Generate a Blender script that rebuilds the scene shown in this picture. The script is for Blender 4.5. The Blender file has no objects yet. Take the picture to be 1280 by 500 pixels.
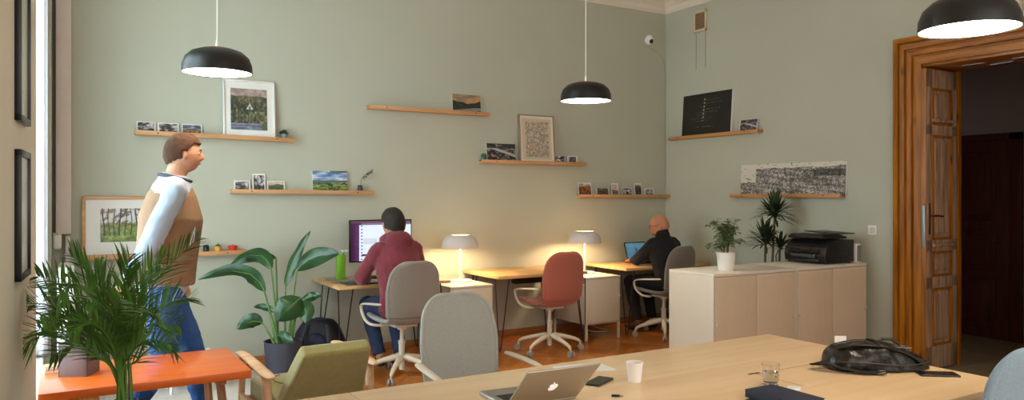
import bpy, bmesh, math, random
from mathutils import Vector, Matrix, noise
random.seed(7)
C = bpy.context.scene.collection
PI = math.pi
V = Vector
def R(d): return math.radians(d)
# ---------------------------------------------------------------- camera maths (metres)
FPX, HC, YAW = 940.0, 1.52, R(31)
Fv = (math.sin(YAW), math.cos(YAW)); Rv = (math.cos(YAW), -math.sin(YAW))
def pt(px, py, t):
    """world point seen at photo position (px, py) at view distance t"""
    a = (px-640)/FPX
    return V(((Fv[0]+Rv[0]*a)*t, (Fv[1]+Rv[1]*a)*t, HC+(244-py)/FPX*t))
def back(px, py, Y=7.0):
    a = (px-640)/FPX; return pt(px, py, Y/(Fv[1]+Rv[1]*a))
def right(px, py, X=6.42):
    a = (px-640)/FPX; return pt(px, py, X/(Fv[0]+Rv[0]*a))
def onz(px, py, z): return pt(px, py, (z-HC)/((244-py)/FPX))
# ---------------------------------------------------------------- materials
def lin(c):
    if isinstance(c, str): c = tuple(int(c[i:i+2], 16)/255 for i in (0, 2, 4))
    elif max(c) > 1.001: c = tuple(v/255 for v in c)
    return tuple(v/12.92 if v <= .04045 else ((v+.055)/1.055)**2.4 for v in c[:3])
MATS = {}
def mat(name, col=(200,200,200), rough=.5, metal=0, var=.06, scale=6, bump=0, bscale=60, spec=.5, trans=0, emit=None, estr=0, stretch=None, coat=0, sheen=0, alpha=1, ior=1.45, sss=0):
    if name in MATS: return MATS[name]
    m = bpy.data.materials.new(name); m.use_nodes = True
    nt = m.node_tree; b = nt.nodes['Principled BSDF']; L = nt.links
    c = lin(col)
    tc = nt.nodes.new('ShaderNodeTexCoord')
    src = tc.outputs['Object']
    if stretch:
        mp = nt.nodes.new('ShaderNodeMapping'); mp.inputs['Scale'].default_value = stretch
        L.new(src, mp.inputs[0]); src = mp.outputs[0]
    if var > 0:
        n = nt.nodes.new('ShaderNodeTexNoise'); n.inputs['Scale'].default_value = scale; n.inputs['Detail'].default_value = 5
        L.new(src, n.inputs['Vector'])
        r = nt.nodes.new('ShaderNodeValToRGB')
        r.color_ramp.elements[0].position = .3; r.color_ramp.elements[1].position = .7
        r.color_ramp.elements[0].color = tuple(v*(1-var) for v in c)+(1,)
        r.color_ramp.elements[1].color = tuple(min(1, v*(1+var)) for v in c)+(1,)
        L.new(n.outputs['Fac'], r.inputs[0]); L.new(r.outputs[0], b.inputs['Base Color'])
    else: b.inputs['Base Color'].default_value = c+(1,)
    b.inputs['Roughness'].default_value = rough; b.inputs['Metallic'].default_value = metal
    b.inputs['Specular IOR Level'].default_value = spec; b.inputs['IOR'].default_value = ior
    b.inputs['Transmission Weight'].default_value = trans; b.inputs['Coat Weight'].default_value = coat
    b.inputs['Sheen Weight'].default_value = sheen; b.inputs['Alpha'].default_value = alpha
    if sss: b.inputs['Subsurface Weight'].default_value = sss; b.inputs['Subsurface Radius'].default_value = (.01,.004,.002)
    if bump:
        n2 = nt.nodes.new('ShaderNodeTexNoise'); n2.inputs['Scale'].default_value = bscale; n2.inputs['Detail'].default_value = 4
        L.new(src, n2.inputs['Vector'])
        bp = nt.nodes.new('ShaderNodeBump'); bp.inputs['Strength'].default_value = bump; bp.inputs['Distance'].default_value = .01
        L.new(n2.outputs['Fac'], bp.inputs['Height']); L.new(bp.outputs[0], b.inputs['Normal'])
    if emit:
        b.inputs['Emission Color'].default_value = lin(emit)+(1,); b.inputs['Emission Strength'].default_value = estr
    MATS[name] = m; return m
def wood(name, c1, c2, rough=.45, axis='X', scale=3, knots=False, coat=0):
    if name in MATS: return MATS[name]
    m = bpy.data.materials.new(name); m.use_nodes = True
    nt = m.node_tree; b = nt.nodes['Principled BSDF']; L = nt.links
    tc = nt.nodes.new('ShaderNodeTexCoord'); mp = nt.nodes.new('ShaderNodeMapping')
    s = {'X': (.5, 7, 7), 'Y': (7, .5, 7), 'Z': (7, 7, .5)}[axis]
    mp.inputs['Scale'].default_value = s; L.new(tc.outputs['Object'], mp.inputs[0])
    n = nt.nodes.new('ShaderNodeTexNoise'); n.inputs['Scale'].default_value = scale; n.inputs['Detail'].default_value = 7
    n.inputs['Distortion'].default_value = .6
    L.new(mp.outputs[0], n.inputs['Vector'])
    r = nt.nodes.new('ShaderNodeValToRGB'); r.color_ramp.elements[0].position = .32; r.color_ramp.elements[1].position = .68
    r.color_ramp.elements[0].color = lin(c1)+(1,); r.color_ramp.elements[1].color = lin(c2)+(1,)
    L.new(n.outputs['Fac'], r.inputs[0]); out = r.outputs[0]
    if knots:
        mk = nt.nodes.new('ShaderNodeMapping'); mk.inputs['Scale'].default_value = tuple(1.6 if v < 1 else 5 for v in s)
        L.new(tc.outputs['Object'], mk.inputs[0])
        vo = nt.nodes.new('ShaderNodeTexVoronoi'); vo.inputs['Scale'].default_value = 1.6; L.new(mk.outputs[0], vo.inputs['Vector'])
        kr = nt.nodes.new('ShaderNodeValToRGB'); kr.color_ramp.elements[0].position = .05; kr.color_ramp.elements[1].position = .17
        kr.color_ramp.elements[0].color = lin((70,35,12))+(1,); kr.color_ramp.elements[1].color = (1,1,1,1)
        L.new(vo.outputs['Distance'], kr.inputs[0])
        mx = nt.nodes.new('ShaderNodeMixRGB'); mx.blend_type = 'MULTIPLY'; mx.inputs[0].default_value = .85
        L.new(out, mx.inputs[1]); L.new(kr.outputs[0], mx.inputs[2]); out = mx.outputs[0]
    L.new(out, b.inputs['Base Color'])
    b.inputs['Roughness'].default_value = rough; b.inputs['Coat Weight'].default_value = coat
    bp = nt.nodes.new('ShaderNodeBump'); bp.inputs['Strength'].default_value = .08; bp.inputs['Distance'].default_value = .004
    L.new(n.outputs['Fac'], bp.inputs['Height']); L.new(bp.outputs[0], b.inputs['Normal'])
    MATS[name] = m; return m
def attr_mat(name, rough=.45, emit=0, coat=0, grain=0):
    """colour comes from the colour attribute 'Col' of the printed picture / plank"""
    if name in MATS: return MATS[name]
    m = bpy.data.materials.new(name); m.use_nodes = True
    nt = m.node_tree; b = nt.nodes['Principled BSDF']; L = nt.links
    a = nt.nodes.new('ShaderNodeVertexColor'); a.layer_name = 'Col'; out = a.outputs[0]
    if grain:
        tc = nt.nodes.new('ShaderNodeTexCoord')
        n = nt.nodes.new('ShaderNodeTexNoise'); n.inputs['Scale'].default_value = 14; n.inputs['Detail'].default_value = 8; n.inputs['Distortion'].default_value = 1.5
        L.new(tc.outputs['Object'], n.inputs['Vector'])
        r = nt.nodes.new('ShaderNodeValToRGB'); r.color_ramp.elements[0].color = (1-grain,)*3+(1,); r.color_ramp.elements[1].color = (1,1,1,1)
        r.color_ramp.elements[0].position = .3; r.color_ramp.elements[1].position = .7
        L.new(n.outputs['Fac'], r.inputs[0])
        mx = nt.nodes.new('ShaderNodeMixRGB'); mx.blend_type = 'MULTIPLY'; mx.inputs[0].default_value = 1
        L.new(out, mx.inputs[1]); L.new(r.outputs[0], mx.inputs[2]); out = mx.outputs[0]
    if emit:
        b.inputs['Base Color'].default_value = (.01,.01,.01,1); L.new(out, b.inputs['Emission Color']); b.inputs['Emission Strength'].default_value = emit
    else: L.new(out, b.inputs['Base Color'])
    b.inputs['Roughness'].default_value = rough; b.inputs['Coat Weight'].default_value = coat; b.inputs['Coat Roughness'].default_value = .08
    MATS[name] = m; return m
# ---------------------------------------------------------------- mesh helpers
class MB:
    def __init__(s): s.bm = bmesh.new()
    def box(s, x0, x1, y0, y1, z0, z1, bev=0, M=None, seg=2):
        t = bmesh.new(); bmesh.ops.create_cube(t, size=1)
        for v in t.verts: v.co = V(((x0+x1)/2+v.co.x*(x1-x0), (y0+y1)/2+v.co.y*(y1-y0), (z0+z1)/2+v.co.z*(z1-z0)))
        if bev: bmesh.ops.bevel(t, geom=t.edges[:], offset=bev, segments=seg, profile=.5, affect='EDGES')
        return s.merge(t, M)
    def merge(s, t, M=None):
        if M: t.transform(M)
        mp = {v: s.bm.verts.new(v.co) for v in t.verts}
        for f in t.faces:
            try: s.bm.faces.new([mp[v] for v in f.verts])
            except ValueError: pass
        t.free(); return s
    def loft(s, rings, cap=True, close=False):
        """rings: lists of points"""
        vs = [[s.bm.verts.new(p) for p in r] for r in rings]
        n = len(vs[0]); m = len(vs)
        for i in range(m if close else m-1):
            a, b = vs[i], vs[(i+1) % m]
            for k in range(n):
                s.bm.faces.new((a[k], a[(k+1) % n], b[(k+1) % n], b[k]))
        if cap and not close:
            s.bm.faces.new(vs[0][::-1]); s.bm.faces.new(vs[-1])
        return s
    def tube(s, pts, r, n=8, side=None, cap=True, close=False):
        """r: number, (ra, rb), or a list per point"""
        pts = [V(p) for p in pts]; m = len(pts); rings = []
        ref = V(side) if side else None; prev = None
        for i, p in enumerate(pts):
            if close: t = pts[(i+1) % m]-pts[i-1]
            else: t = pts[min(i+1, m-1)]-pts[max(i-1, 0)]
            if t.length < 1e-9: t = V((0,0,1))
            t.normalize()
            a = ref or prev or (V((0,0,1)) if abs(t.z) < .9 else V((1,0,0)))
            a = a-t*a.dot(t)
            if a.length < 1e-5: a = V((1,0,0))-t*t.x
            a.normalize(); prev = a; b = t.cross(a)
            q = r[i] if isinstance(r, list) else r
            ra, rb = q if isinstance(q, tuple) else (q, q)
            rings.append([p+a*ra*math.cos(2*PI*k/n)+b*rb*math.sin(2*PI*k/n) for k in range(n)])
        return s.loft(rings, cap, close)
    def lathe(s, prof, n=24, c=(0,0,0), cap=False):
        rings = []
        for r, z in prof: rings.append([V((c[0]+r*math.cos(2*PI*k/n), c[1]+r*math.sin(2*PI*k/n), c[2]+z)) for k in range(n)])
        return s.loft(rings, cap)
    def cyl(s, c, r, z0, z1, n=20): return s.lathe([(r, z0), (r, z1)], n, c, True)
    def ball(s, c, r, M=None, n=16):
        t = bmesh.new(); bmesh.ops.create_uvsphere(t, u_segments=n, v_segments=max(6, n*2//3), radius=1)
        rr = r if isinstance(r, tuple) else (r, r, r)
        for v in t.verts: v.co = V((v.co.x*rr[0], v.co.y*rr[1], v.co.z*rr[2]))
        if M: t.transform(M)
        t.transform(Matrix.Translation(V(c))); return s.merge(t)
    def prism(s, poly, z0, z1, M=None):
        """poly: (x, y) outline extruded z0..z1"""
        t = bmesh.new()
        a = [t.verts.new((x, y, z0)) for x, y in poly]; b = [t.verts.new((x, y, z1)) for x, y in poly]
        n = len(poly); t.faces.new(a[::-1]); t.faces.new(b)
        for k in range(n): t.faces.new((a[k], a[(k+1) % n], b[(k+1) % n], b[k]))
        return s.merge(t, M)
    def face(s, pts): s.bm.faces.new([s.bm.verts.new(p) for p in pts]); return s
    def sheet(s, grid):
        vs = [[s.bm.verts.new(p) for p in r] for r in grid]
        for i in range(len(vs)-1):
            for j in range(len(vs[0])-1): s.bm.faces.new((vs[i][j], vs[i][j+1], vs[i+1][j+1], vs[i+1][j]))
        return s
    def build(s, name, m, parent=None, smooth=30, mods=(), sharp=True):
        bm = s.bm; bmesh.ops.recalc_face_normals(bm, faces=bm.faces[:])
        if smooth:
            for f in bm.faces: f.smooth = True
            for e in bm.edges:
                if len(e.link_faces) == 2 and e.calc_face_angle(0) > R(smooth): e.smooth = False
        me = bpy.data.meshes.new(name); bm.to_mesh(me); bm.free()
        o = bpy.data.objects.new(name, me); C.objects.link(o)
        if m: me.materials.append(m)
        if parent: o.parent = parent
        for k, kw in mods:
            md = o.modifiers.new(k.title(), k)
            for a, b in kw.items(): setattr(md, a, b)
        return o
def tag(o, label=None, cat=None, group=None, kind=None):
    if label: o['label'] = label
    if cat: o['category'] = cat
    if group: o['group'] = group
    if kind: o['kind'] = kind
    return o
def thing(name, label, cat, loc=(0,0,0), rz=0, group=None):
    o = bpy.data.objects.new(name, None); C.objects.link(o); o.empty_display_size = .1
    o.location = loc; o.rotation_euler = (0, 0, rz); return tag(o, label, cat, group)
def struct(o): o['kind'] = 'structure'; return o
def copy_tree(o, parent=None):
    c = o.copy(); C.objects.link(c); c.parent = parent
    for ch in KIDS(o): copy_tree(ch, c)
    return c
def KIDS(o): return [x for x in list(bpy.data.objects) if x.parent == o]
SUB = ('SUBSURF', dict(levels=1, render_levels=1))
def colour_attr(o, fn):
    me = o.data; at = me.color_attributes.new('Col', 'FLOAT_COLOR', 'CORNER')
    for p in me.polygons:
        for li, vi in zip(p.loop_indices, p.vertices):
            at.data[li].color = tuple(fn(p, me.vertices[vi].co))+(1,)
# ---------------------------------------------------------------- shared materials
M_WALL = mat('sage_wall_paint', (183,183,165), .85, var=.025, scale=1.2, bump=.05, bscale=25, spec=.2)
M_WALLL = mat('cream_wall_paint', (216,212,194), .85, var=.03, scale=2, bump=.05, bscale=25, spec=.2)
M_CEIL = mat('warm_white_plaster', (222,212,196), .9, var=.02)
M_WHITE = mat('white_lacquer', (228,224,218), .35, var=.01)
M_WMET = mat('white_powder_coat', (208,197,178), .35, var=.01)
M_BLACK = mat('black_plastic', (18,18,20), .4, var=.05)
M_BMET = mat('black_metal', (20,19,20), .35, metal=.0, var=.05)
M_LEG = mat('dark_oxblood_steel', (44,24,26), .4, metal=.2, var=.05)
M_CHROME = mat('brushed_steel', (170,170,172), .3, metal=1, var=.03)
M_OAK = wood('ledge_oak', (186,132,84), (214,164,112), .5, 'X')
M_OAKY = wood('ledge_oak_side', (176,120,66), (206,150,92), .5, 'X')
M_DESK = wood('desk_oak', (200,150,92), (224,178,118), .4, 'X')
M_TABLE = wood('birch_plywood', (226,190,144), (242,210,168), .38, 'X', scale=1.6, coat=.1)
M_PINE = wood('varnished_pine', (122,66,0), (180,112,6), .35, 'Z', scale=4, knots=True, coat=.08)
M_PINEX = wood('varnished_pine_head', (122,66,0), (180,112,6), .35, 'Y', scale=4, knots=True, coat=.08)
M_DOOR = wood('weathered_door_wood', (134,98,70), (190,156,124), .5, 'Z', scale=5)
M_BEECH = wood('pale_beech', (206,164,122), (232,196,156), .4, 'X', scale=3)
M_ORANGE = mat('orange_stained_top', (226,106,30), .3, var=.12, scale=3, stretch=(1,8,8), coat=.2)
M_TRESTLE = wood('brown_trestle_wood', (150,98,58), (186,130,84), .5, 'Z')
M_PRINT = attr_mat('printed_photo', .35); M_PRINTG = attr_mat('printed_photo_behind_glass', .4, coat=.35)
M_SCREEN = attr_mat('lit_screen', .3, emit=1.0)
M_LEAF = mat('dark_green_leaf', (30,68,30), .3, var=.35, scale=9, spec=.6)
M_LEAF2 = mat('palm_leaf', (74,118,46), .4, var=.45, scale=7)
M_LEAF3 = mat('ficus_leaf', (96,120,68), .5, var=.4, scale=12)
M_STEM = mat('green_stem', (88,120,58), .5, var=.2, scale=20)
M_BARK = mat('brown_bark', (110,84,62), .8, var=.3, scale=30, bump=.3)
M_SKIN = mat('skin', (196,142,112), .55, var=.06, scale=14, sss=.08)
M_SKIN2 = mat('ruddy_skin', (190,126,94), .5, var=.08, scale=14, sss=.08)

# ================================================================ SETTING
XR, YB, HW = 6.42, 7.0, 3.754
def wallx(y): return -.114+.0691*(y-3.8)      # the near pier of the left wall
# floor: herringbone parquet, one mesh of planks
def make_floor():
    bm = bmesh.new(); pl, pw = .42, .075; cols = {}
    d = pl/math.sqrt(2)
    x0, x1, y0, y1 = -.75, XR+.02, -1.0, YB+.05
    c45 = math.cos(PI/4)
    def clip(poly):
        for ax, lim, sg in ((0, x0, 1), (0, x1, -1), (1, y0, 1), (1, y1, -1)):
            out = []
            for i in range(len(poly)):
                a, b = poly[i], poly[(i+1) % len(poly)]
                ia, ib = (a[ax]-lim)*sg >= 0, (b[ax]-lim)*sg >= 0
                if ia: out.append(a)
                if ia != ib:
                    t = (lim-a[ax])/(b[ax]-a[ax]); out.append((a[0]+(b[0]-a[0])*t, a[1]+(b[1]-a[1])*t))
            poly = out
            if not poly: return poly
        return poly
    g = .0012; tones = []
    step = pw*math.sqrt(2)
    cols_n = int((x1-x0)/d)+3; rows = int((y1-y0)/step)+8
    for ci in range(-1, cols_n):
        cx = x0+ci*d
        sgn = 1 if ci % 2 == 0 else -1
        for ri in range(-6, rows):
            by = y0+ri*step
            # parallelogram-free herringbone approximated by mitred (chevron-like) end blocks
            ux, uy = (c45, c45*sgn); nx, ny = (-c45*sgn, c45)
            if sgn > 0: ox, oy = cx, by
            else: ox, oy = cx, by+d
            q = [(ox, oy), (ox+ux*pl, oy+uy*pl), (ox+ux*pl, oy+uy*pl+step), (ox, oy+step)]
            q = [(q[0][0]+g, q[0][1]+g), (q[1][0]-g, q[1][1]+g), (q[2][0]-g, q[2][1]-g), (q[3][0]+g, q[3][1]-g)]
            q = clip(q)
            if len(q) < 3: continue
            f = bm.faces.new([bm.verts.new((a, b, 0)) for a, b in q]); tones.append(random.random())
    k = len(tones)
    f = bm.faces.new([bm.verts.new(p) for p in ((x0, y0, -.002), (x1, y0, -.002), (x1, y1, -.002), (x0, y1, -.002))])
    for z in (-.06,):
        bm.faces.new([bm.verts.new(p) for p in ((x0, y0, z), (x0, y1, z), (x1, y1, z), (x1, y0, z))])
    me = bpy.data.meshes.new('floor'); bm.to_mesh(me); bm.free()
    o = bpy.data.objects.new('floor', me); C.objects.link(o)
    a, b, dk = lin((170,90,24)), lin((216,132,46)), lin((60,30,14))
    def fn(p, co):
        if p.index >= k: return dk
        t = tones[p.index]; return [a[i]+(b[i]-a[i])*t for i in range(3)]
    colour_attr(o, fn); me.materials.append(attr_mat('oiled_parquet', .28, grain=.35, coat=.3)); struct(o)
make_floor()
# back wall and right wall (thick, with door opening)
struct(MB().box(-.62, XR+.5, YB, YB+.15, -.06, 4.15).build('wall_back', M_WALL))
DY0, DY1, DH, WT = 2.45, 3.78, 2.66, .50          # door opening on the right wall
w = MB(); w.box(XR, XR+WT, DY1, YB, -.06, 4.15); w.box(XR, XR+WT, -1.0, DY0, -.06, 4.15); w.box(XR, XR+WT, DY0, DY1, DH, 4.15)
struct(w.build('wall_right', M_WALL, smooth=0))
# left wall: angled near pier, window niche, far return
WY0, WY1, WZ0, WZ1 = 4.08, 6.30, .35, 3.45
w = MB()
def pier(y0, y1, z0, z1):
    w.prism([(wallx(y0)-.5, y0), (wallx(y0), y0), (wallx(y1), y1), (wallx(y1)-.5, y1)], z0, z1)
pier(-1.0, WY0, -.06, 4.15)
struct(w.build('wall_left', M_WALLL, smooth=0))
w = MB(); w.box(-.62, -.055, WY1, YB, -.06, 4.15); w.box(-.62, -.10, WY0, WY1, WZ1, 4.15); w.box(-.62, -.12, WY0, WY1, -.06, WZ0)
struct(w.build('wall_window', M_WALL, smooth=0))
struct(MB().box(-.66, XR+.5, -1.0, YB+.1, 4.0, 4.12).build('ceiling', M_CEIL))
# crown mouldings
def crown(name, p0, p1, inward):
    prof = [(0, 0), (.012, 0), (.03, .03), (.035, .07), (.09, .12), (.13, .135), (.145, .16), (.2, .17), (.21, .246), (0, .246)]
    m = MB(); i = V(inward); rings = []
    for p in (V(p0), V(p1)): rings.append([p+i*a+V((0,0,b)) for a, b in prof])
    return struct(m.loft(rings).build(name, M_CEIL, smooth=20))
crown('trim_1', (-.1, YB, HW), (XR, YB, HW), (0,-1,0))
crown('trim_2', (XR, YB, HW), (XR, -1, HW), (-1,0,0))
M_SKIRT = wood('skirting_wood', (150,92,48), (176,112,60), .4, 'X')
M_SKIRTY = wood('skirting_wood_side', (150,92,48), (176,112,60), .4, 'Y')
struct(MB().box(.08, XR-.02, YB-.018, YB, 0, .07, .004).build('baseboard_back', M_SKIRT))
struct(MB().box(XR-.018, XR, DY1+.27, YB-.02, 0, .07, .004).build('baseboard_right', M_SKIRTY))
# window (seen at a grazing angle): frame, glass, sill, sheer curtain
wf = MB()
for a in ((WY0, WY0+.07), (5.16, 5.22), (WY1-.07, WY1)): wf.box(-.56, -.49, a[0], a[1], WZ0, WZ1, .006)
for z in (WZ0, 2.5, WZ1-.07): wf.box(-.56, -.49, WY0, WY1, z, z+.07, .006)
fr = struct(wf.build('window_1', M_WHITE))
g = MB().box(-.53, -.524, WY0+.05, WY1-.05, WZ0+.05, WZ1-.05).build('window_glass', mat('window_glass', (240,245,250), .0, var=0, trans=1, ior=1.02), fr)
MB().box(-.5, -.10, WY0+.01, WY1-.01, WZ0, WZ0+.03, .006).build('window_sill', M_WHITE, fr)
grid = []
for i in range(24):
    z = .4+(3.40-.4)*i/23; row = []
    for k in range(50):
        u = k/49; row.append(V((-.46+.385*u, 6.22+.012*math.sin(u*46)+.004*math.sin(z*3+u*9), z)))
    grid.append(row)
cur = tag(MB().sheet(grid).build('window_curtain', mat('white_sheer_fabric', (236,238,246), .9, var=.01), smooth=80, mods=[('SOLIDIFY', dict(thickness=.003))]),
    'tall white curtain gathered beside the window at the left', 'curtain')
# corner pipe casing and the window-side fittings
mpk = mat('pinkish_beige_casing', (214,198,188), .6, var=.02)
tag(MB().box(-.03, .075, 6.86, 6.995, 1.215, 3.99, .006).build('pipe_casing', mpk), 'tall beige boxed casing running up the left corner of the back wall', 'pipe casing')
tag(MB().box(.035, .07, 6.93, 6.98, 0, 1.2, .006).build('pipe_cover', mpk), 'narrow beige strip below the boxed corner casing', 'pipe cover')
t = thing('wall_heater_unit', 'small white rounded unit under the beige corner casing', 'wall unit', (-.02, 6.86, 1.1))
MB().box(-.03, .03, -.07, .06, 0, .12, .02, seg=4).build('body', M_WHITE, t); MB().prism([(-.03,-.07),(.03,-.07),(.03,.06),(-.03,.06)], .12, .125).build('top_plate', mpk, t)
t = thing('radiator', 'white radiator beside the window, partly behind the palm', 'radiator', (.035, 6.5, 0))
for k in range(7): MB().box(-.055, .055, -.28+k*.08, -.22+k*.08, .12, 1.0, .02, seg=3).build('section', M_WHITE, t)
MB().tube([(0,-.28,.16),(0,.26,.16)], .015).tube([(0,-.28,.95),(0,.26,.95)], .015).build('pipe', M_WHITE, t)
for y in (-.25, .23): MB().box(-.02, .02, y-.015, y+.015, 0, .13, .004).build('foot', M_WHITE, t)

# door surround (casing), jambs and door leaf
def casing_profile(): return [(0,0),(0,.045),(.045,.055),(.052,.030),(.060,.030),(.066,.05),(.105,.05),(.112,.026),(.120,.026),(.128,.042),(.165,.042),(.172,.018),(.182,.018),(.19,.034),(.25,.034),(.25,0)]
prof = casing_profile()
def casing(name, pts, outd, mt):
    m = MB(); rings = []
    for p, d in pts:     # d = direction (in wall plane) of the width from outer to inner edge
        rings.append([V(p)+V(d)*a+V((-b, 0, 0)) for a, b in prof])
    return struct(m.loft(rings).build(name, mt, smooth=15))
oy, oz = 4.005, 2.905
casing('door_frame', [((XR, oy, 0), (0,-1,0)), ((XR, oy, oz), (0,-1,-1))], None, M_PINE)
casing('door_frame_head', [((XR, oy, oz), (0,-1,-1)), ((XR, DY0-.25, oz), (0,1,-1))], None, M_PINEX)
casing('door_frame_right', [((XR, DY0-.25, oz), (0,1,-1)), ((XR, DY0-.25, 0), (0,1,0))], None, M_PINE)
struct(MB().box(XR-.01, XR+WT+.02, DY1-.03, DY1, 0, DH, .003).build('door_jamb', M_PINE))
struct(MB().box(XR-.01, XR+WT+.02, DY0, DY0+.03, 0, DH, .003).build('door_jamb_right', M_PINE))
m = MB().box(XR-.01, XR+WT+.02, DY0, DY1, DH-.03, DH, .003)
struct(m.build('door_jamb_head', M_PINEX))
m = MB()
for x, y in ((6.62, 3.45), (6.62, 3.05), (6.78, 3.3)): m.box(x, x+.03, y-.09, y+.09, DH-.034, DH-.029)
struct(m.build('door_bolt_plates', M_CHROME))
struct(MB().box(XR+WT-.03, XR+WT+.02, DY1-.07, DY1-.03, 0, DH-.03, .003).build('door_stop', M_PINE))
# door leaf folded back against the jamb: long axis along +X, face to -Y
leaf = bpy.data.objects.new('door_1', None); C.objects.link(leaf); leaf.location = (XR-.045, 3.725, .012); leaf.rotation_euler = (0, 0, R(1.5)); struct(leaf)
LW, LH, LT = .50, 2.60, .045
m = MB()
def rail(z0, z1): m.box(0, LW, -LT/2, LT/2, z0, z1, .003)
m.box(0, .095, -LT/2, LT/2, 0, LH, .003); m.box(LW-.085, LW, -LT/2, LT/2, 0, LH, .003)
rails = [(0, .2), (.70, .80), (1.02, 1.12), (2.03, 2.12), (2.44, LH)]
for z0, z1 in rails: rail(z0, z1)
m.build('leaf_frame', M_DOOR, leaf)
for i in range(4):
    z0, z1 = rails[i][1], rails[i+1][0]
    p = MB(); p.box(.09, LW-.08, -.008, .008, z0-.01, z1+.01)
    a, b = .13, LW-.12
    p.loft([[V((a, -.008, z0+.035)), V((b, -.008, z0+.035)), V((b, -.008, z1-.035)), V((a, -.008, z1-.035))],
            [V((a+.03, -.02, z0+.065)), V((b-.03, -.02, z0+.065)), V((b-.03, -.02, z1-.065)), V((a+.03, -.02, z1-.065))]])
    p.build('door_panel', M_DOOR, leaf, smooth=15)
    q = MB()
    for (u0, u1, v0, v1) in ((.095, .115, z0, z1), (LW-.105, LW-.085, z0, z1), (.095, LW-.085, z0, z0+.02), (.095, LW-.085, z1-.02, z1)):
        q.box(u0, u1, -.03, -.006, v0, v1, .006)
    q.build('panel_moulding', M_PINE, leaf)
for z in (1.06, 2.14):
    MB().box(.085, LW-.075, -.045, -.02, z, z+.03, .008).build('cornice_strip', M_DOOR, leaf)
MB().box(-.004, .001, -.02, .02, 0, LH).build('edge_strip', M_PINE, leaf)
MB().box(-.008, -.003, -.013, .013, 1.05, 1.42, .001).build('lock_plate', mat('galvanised_plate', (140,150,150), .4, metal=.8), leaf)
h = MB().box(.035, .058, -LT/2-.007, -LT/2, 1.17, 1.44, .003).build('handle_plate', mat('old_brass', (100,76,50), .45, metal=.8), leaf)
MB().tube([(.046, -LT/2, 1.33), (.046, -.07, 1.33), (.07, -.08, 1.332), (.16, -.08, 1.325)], .008).build('door_handle', MATS['old_brass'], leaf)
MB().box(.0, .002, -.015, .015, 2.2, 2.3).build('hinge', MATS['old_brass'], leaf)
# hallway beyond
MH = mat('mauve_hall_wall', (152,140,140), .85, var=.04)
HX = 8.5
struct(MB().box(HX, HX+.1, 1.2, 7.6, -.06, 3.6).build('wall_hall', MH))
struct(MB().box(XR+WT, HX, 7.5, 7.6, -.06, 3.6).build('wall_hall_end', MH))
struct(MB().box(XR+WT, HX, 1.2, 1.3, -.06, 3.6).build('wall_hall_near', MH))
struct(MB().box(XR+WT-.1, HX+.1, 1.2, 7.6, 3.5, 3.6).build('ceiling_hall', MH))
# tiled hall floor
m = MB(); m.box(XR+.001, HX, 1.2, 7.6, -.06, -.004)
for i in range(6):
    for k in range(16):
        x, y = XR+.01+i*.36, 1.25+k*.4
        if x+.352 < HX: m.box(x, x+.352, y, y+.392, -.004, .002, .001, seg=1)
struct(m.build('floor_hall', mat('beige_stone_tile', (150,132,104), .35, var=.12, scale=3)))
MDK = wood('dark_mahogany', (62,26,16), (84,38,24), .45, 'Z', scale=4)
d2 = bpy.data.objects.new('door_2', None); C.objects.link(d2); d2.location = (HX, 4.06, 0); struct(d2)
m = MB(); m.box(-.03, 0, -.02, 1.5, 0, 2.1, .003); m.build('leaf', MDK, d2)
for (z0, z1) in ((.12, .62), (.72, 1.15), (1.25, 1.98)):
    for y0 in (.12, .80):
        p = MB().box(-.045, -.03, y0, y0+.58, z0, z1, .01)
        p.box(-.055, -.045, y0+.05, y0+.53, z0+.05, z1-.05, .008); p.build('door_panel', MDK, d2)
m = MB(); m.box(-.05, 0, -.14, -.02, 0, 2.17, .004); m.box(-.05, 0, -.14, 1.6, 2.1, 2.17, .004); m.build('door_frame', MDK, d2)
MB().tube([(-.03, .05, 1.02), (-.08, .05, 1.02), (-.085, .12, 1.02)], .008).build('door_handle', M_CHROME, d2)
struct(MB().box(HX-.02, HX, 1.3, 3.915, 0, .12, .004).build('baseboard_hall', mat('cream_skirting', (170,160,140), .5)))

# ================================================================ WALL FITTINGS
t = thing('air_vent', 'small cream square air vent grille high on the right wall', 'air vent', (XR, 6.40, 3.43), R(-90))
m = MB()
for a in ((-.1,.1,0,.03),(-.1,.1,.22,.25),(-.1,-.075,0,.25),(.075,.1,0,.25)): m.box(a[0], a[1], -.018, 0, a[2], a[3], .003)
m.build('frame', mat('cream_plastic', (206,190,160), .5), t)
m = MB()
for k in range(9): m.box(-.08, .08, -.012, -.004, .03+k*.022, .04+k*.022)
for k in range(7): m.box(-.075+k*.024, -.069+k*.024, -.014, -.003, .02, .23)
m.build('grille', mat('tan_grille', (150,120,88), .6), t)
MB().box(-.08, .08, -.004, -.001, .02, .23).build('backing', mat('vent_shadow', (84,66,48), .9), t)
for y in (6.47, 6.32):
    m = MB().tube([(XR-.004, y, 3.42), (XR-.004, y, 3.0)], .0018, 6)
    tag(m.build('pull_cord', mat('grey_cord', (120,118,106), .8)), 'thin grey cord hanging below the square wall vent, '+('left' if y > 6.4 else 'right')+' of the two', 'cord', None)
t = thing('security_camera', 'white egg-shaped security camera near the top right of the back wall', 'camera', (6.11, YB, 3.40))
MB().ball((0,-.05,0), (.05,.05,.062)).build('housing', M_WHITE, t)
MB().ball((.004,-.085,-.02), (.03,.022,.03)).build('lens_face', M_BLACK, t)
MB().ball((.006,-.106,-.022), (.009,.004,.009)).build('lens', mat('lens_glass', (60,60,70), .1), t)
MB().tube([(0,0,0),(0,-.02,0)], .03).build('mount', M_WHITE, t)
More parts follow.
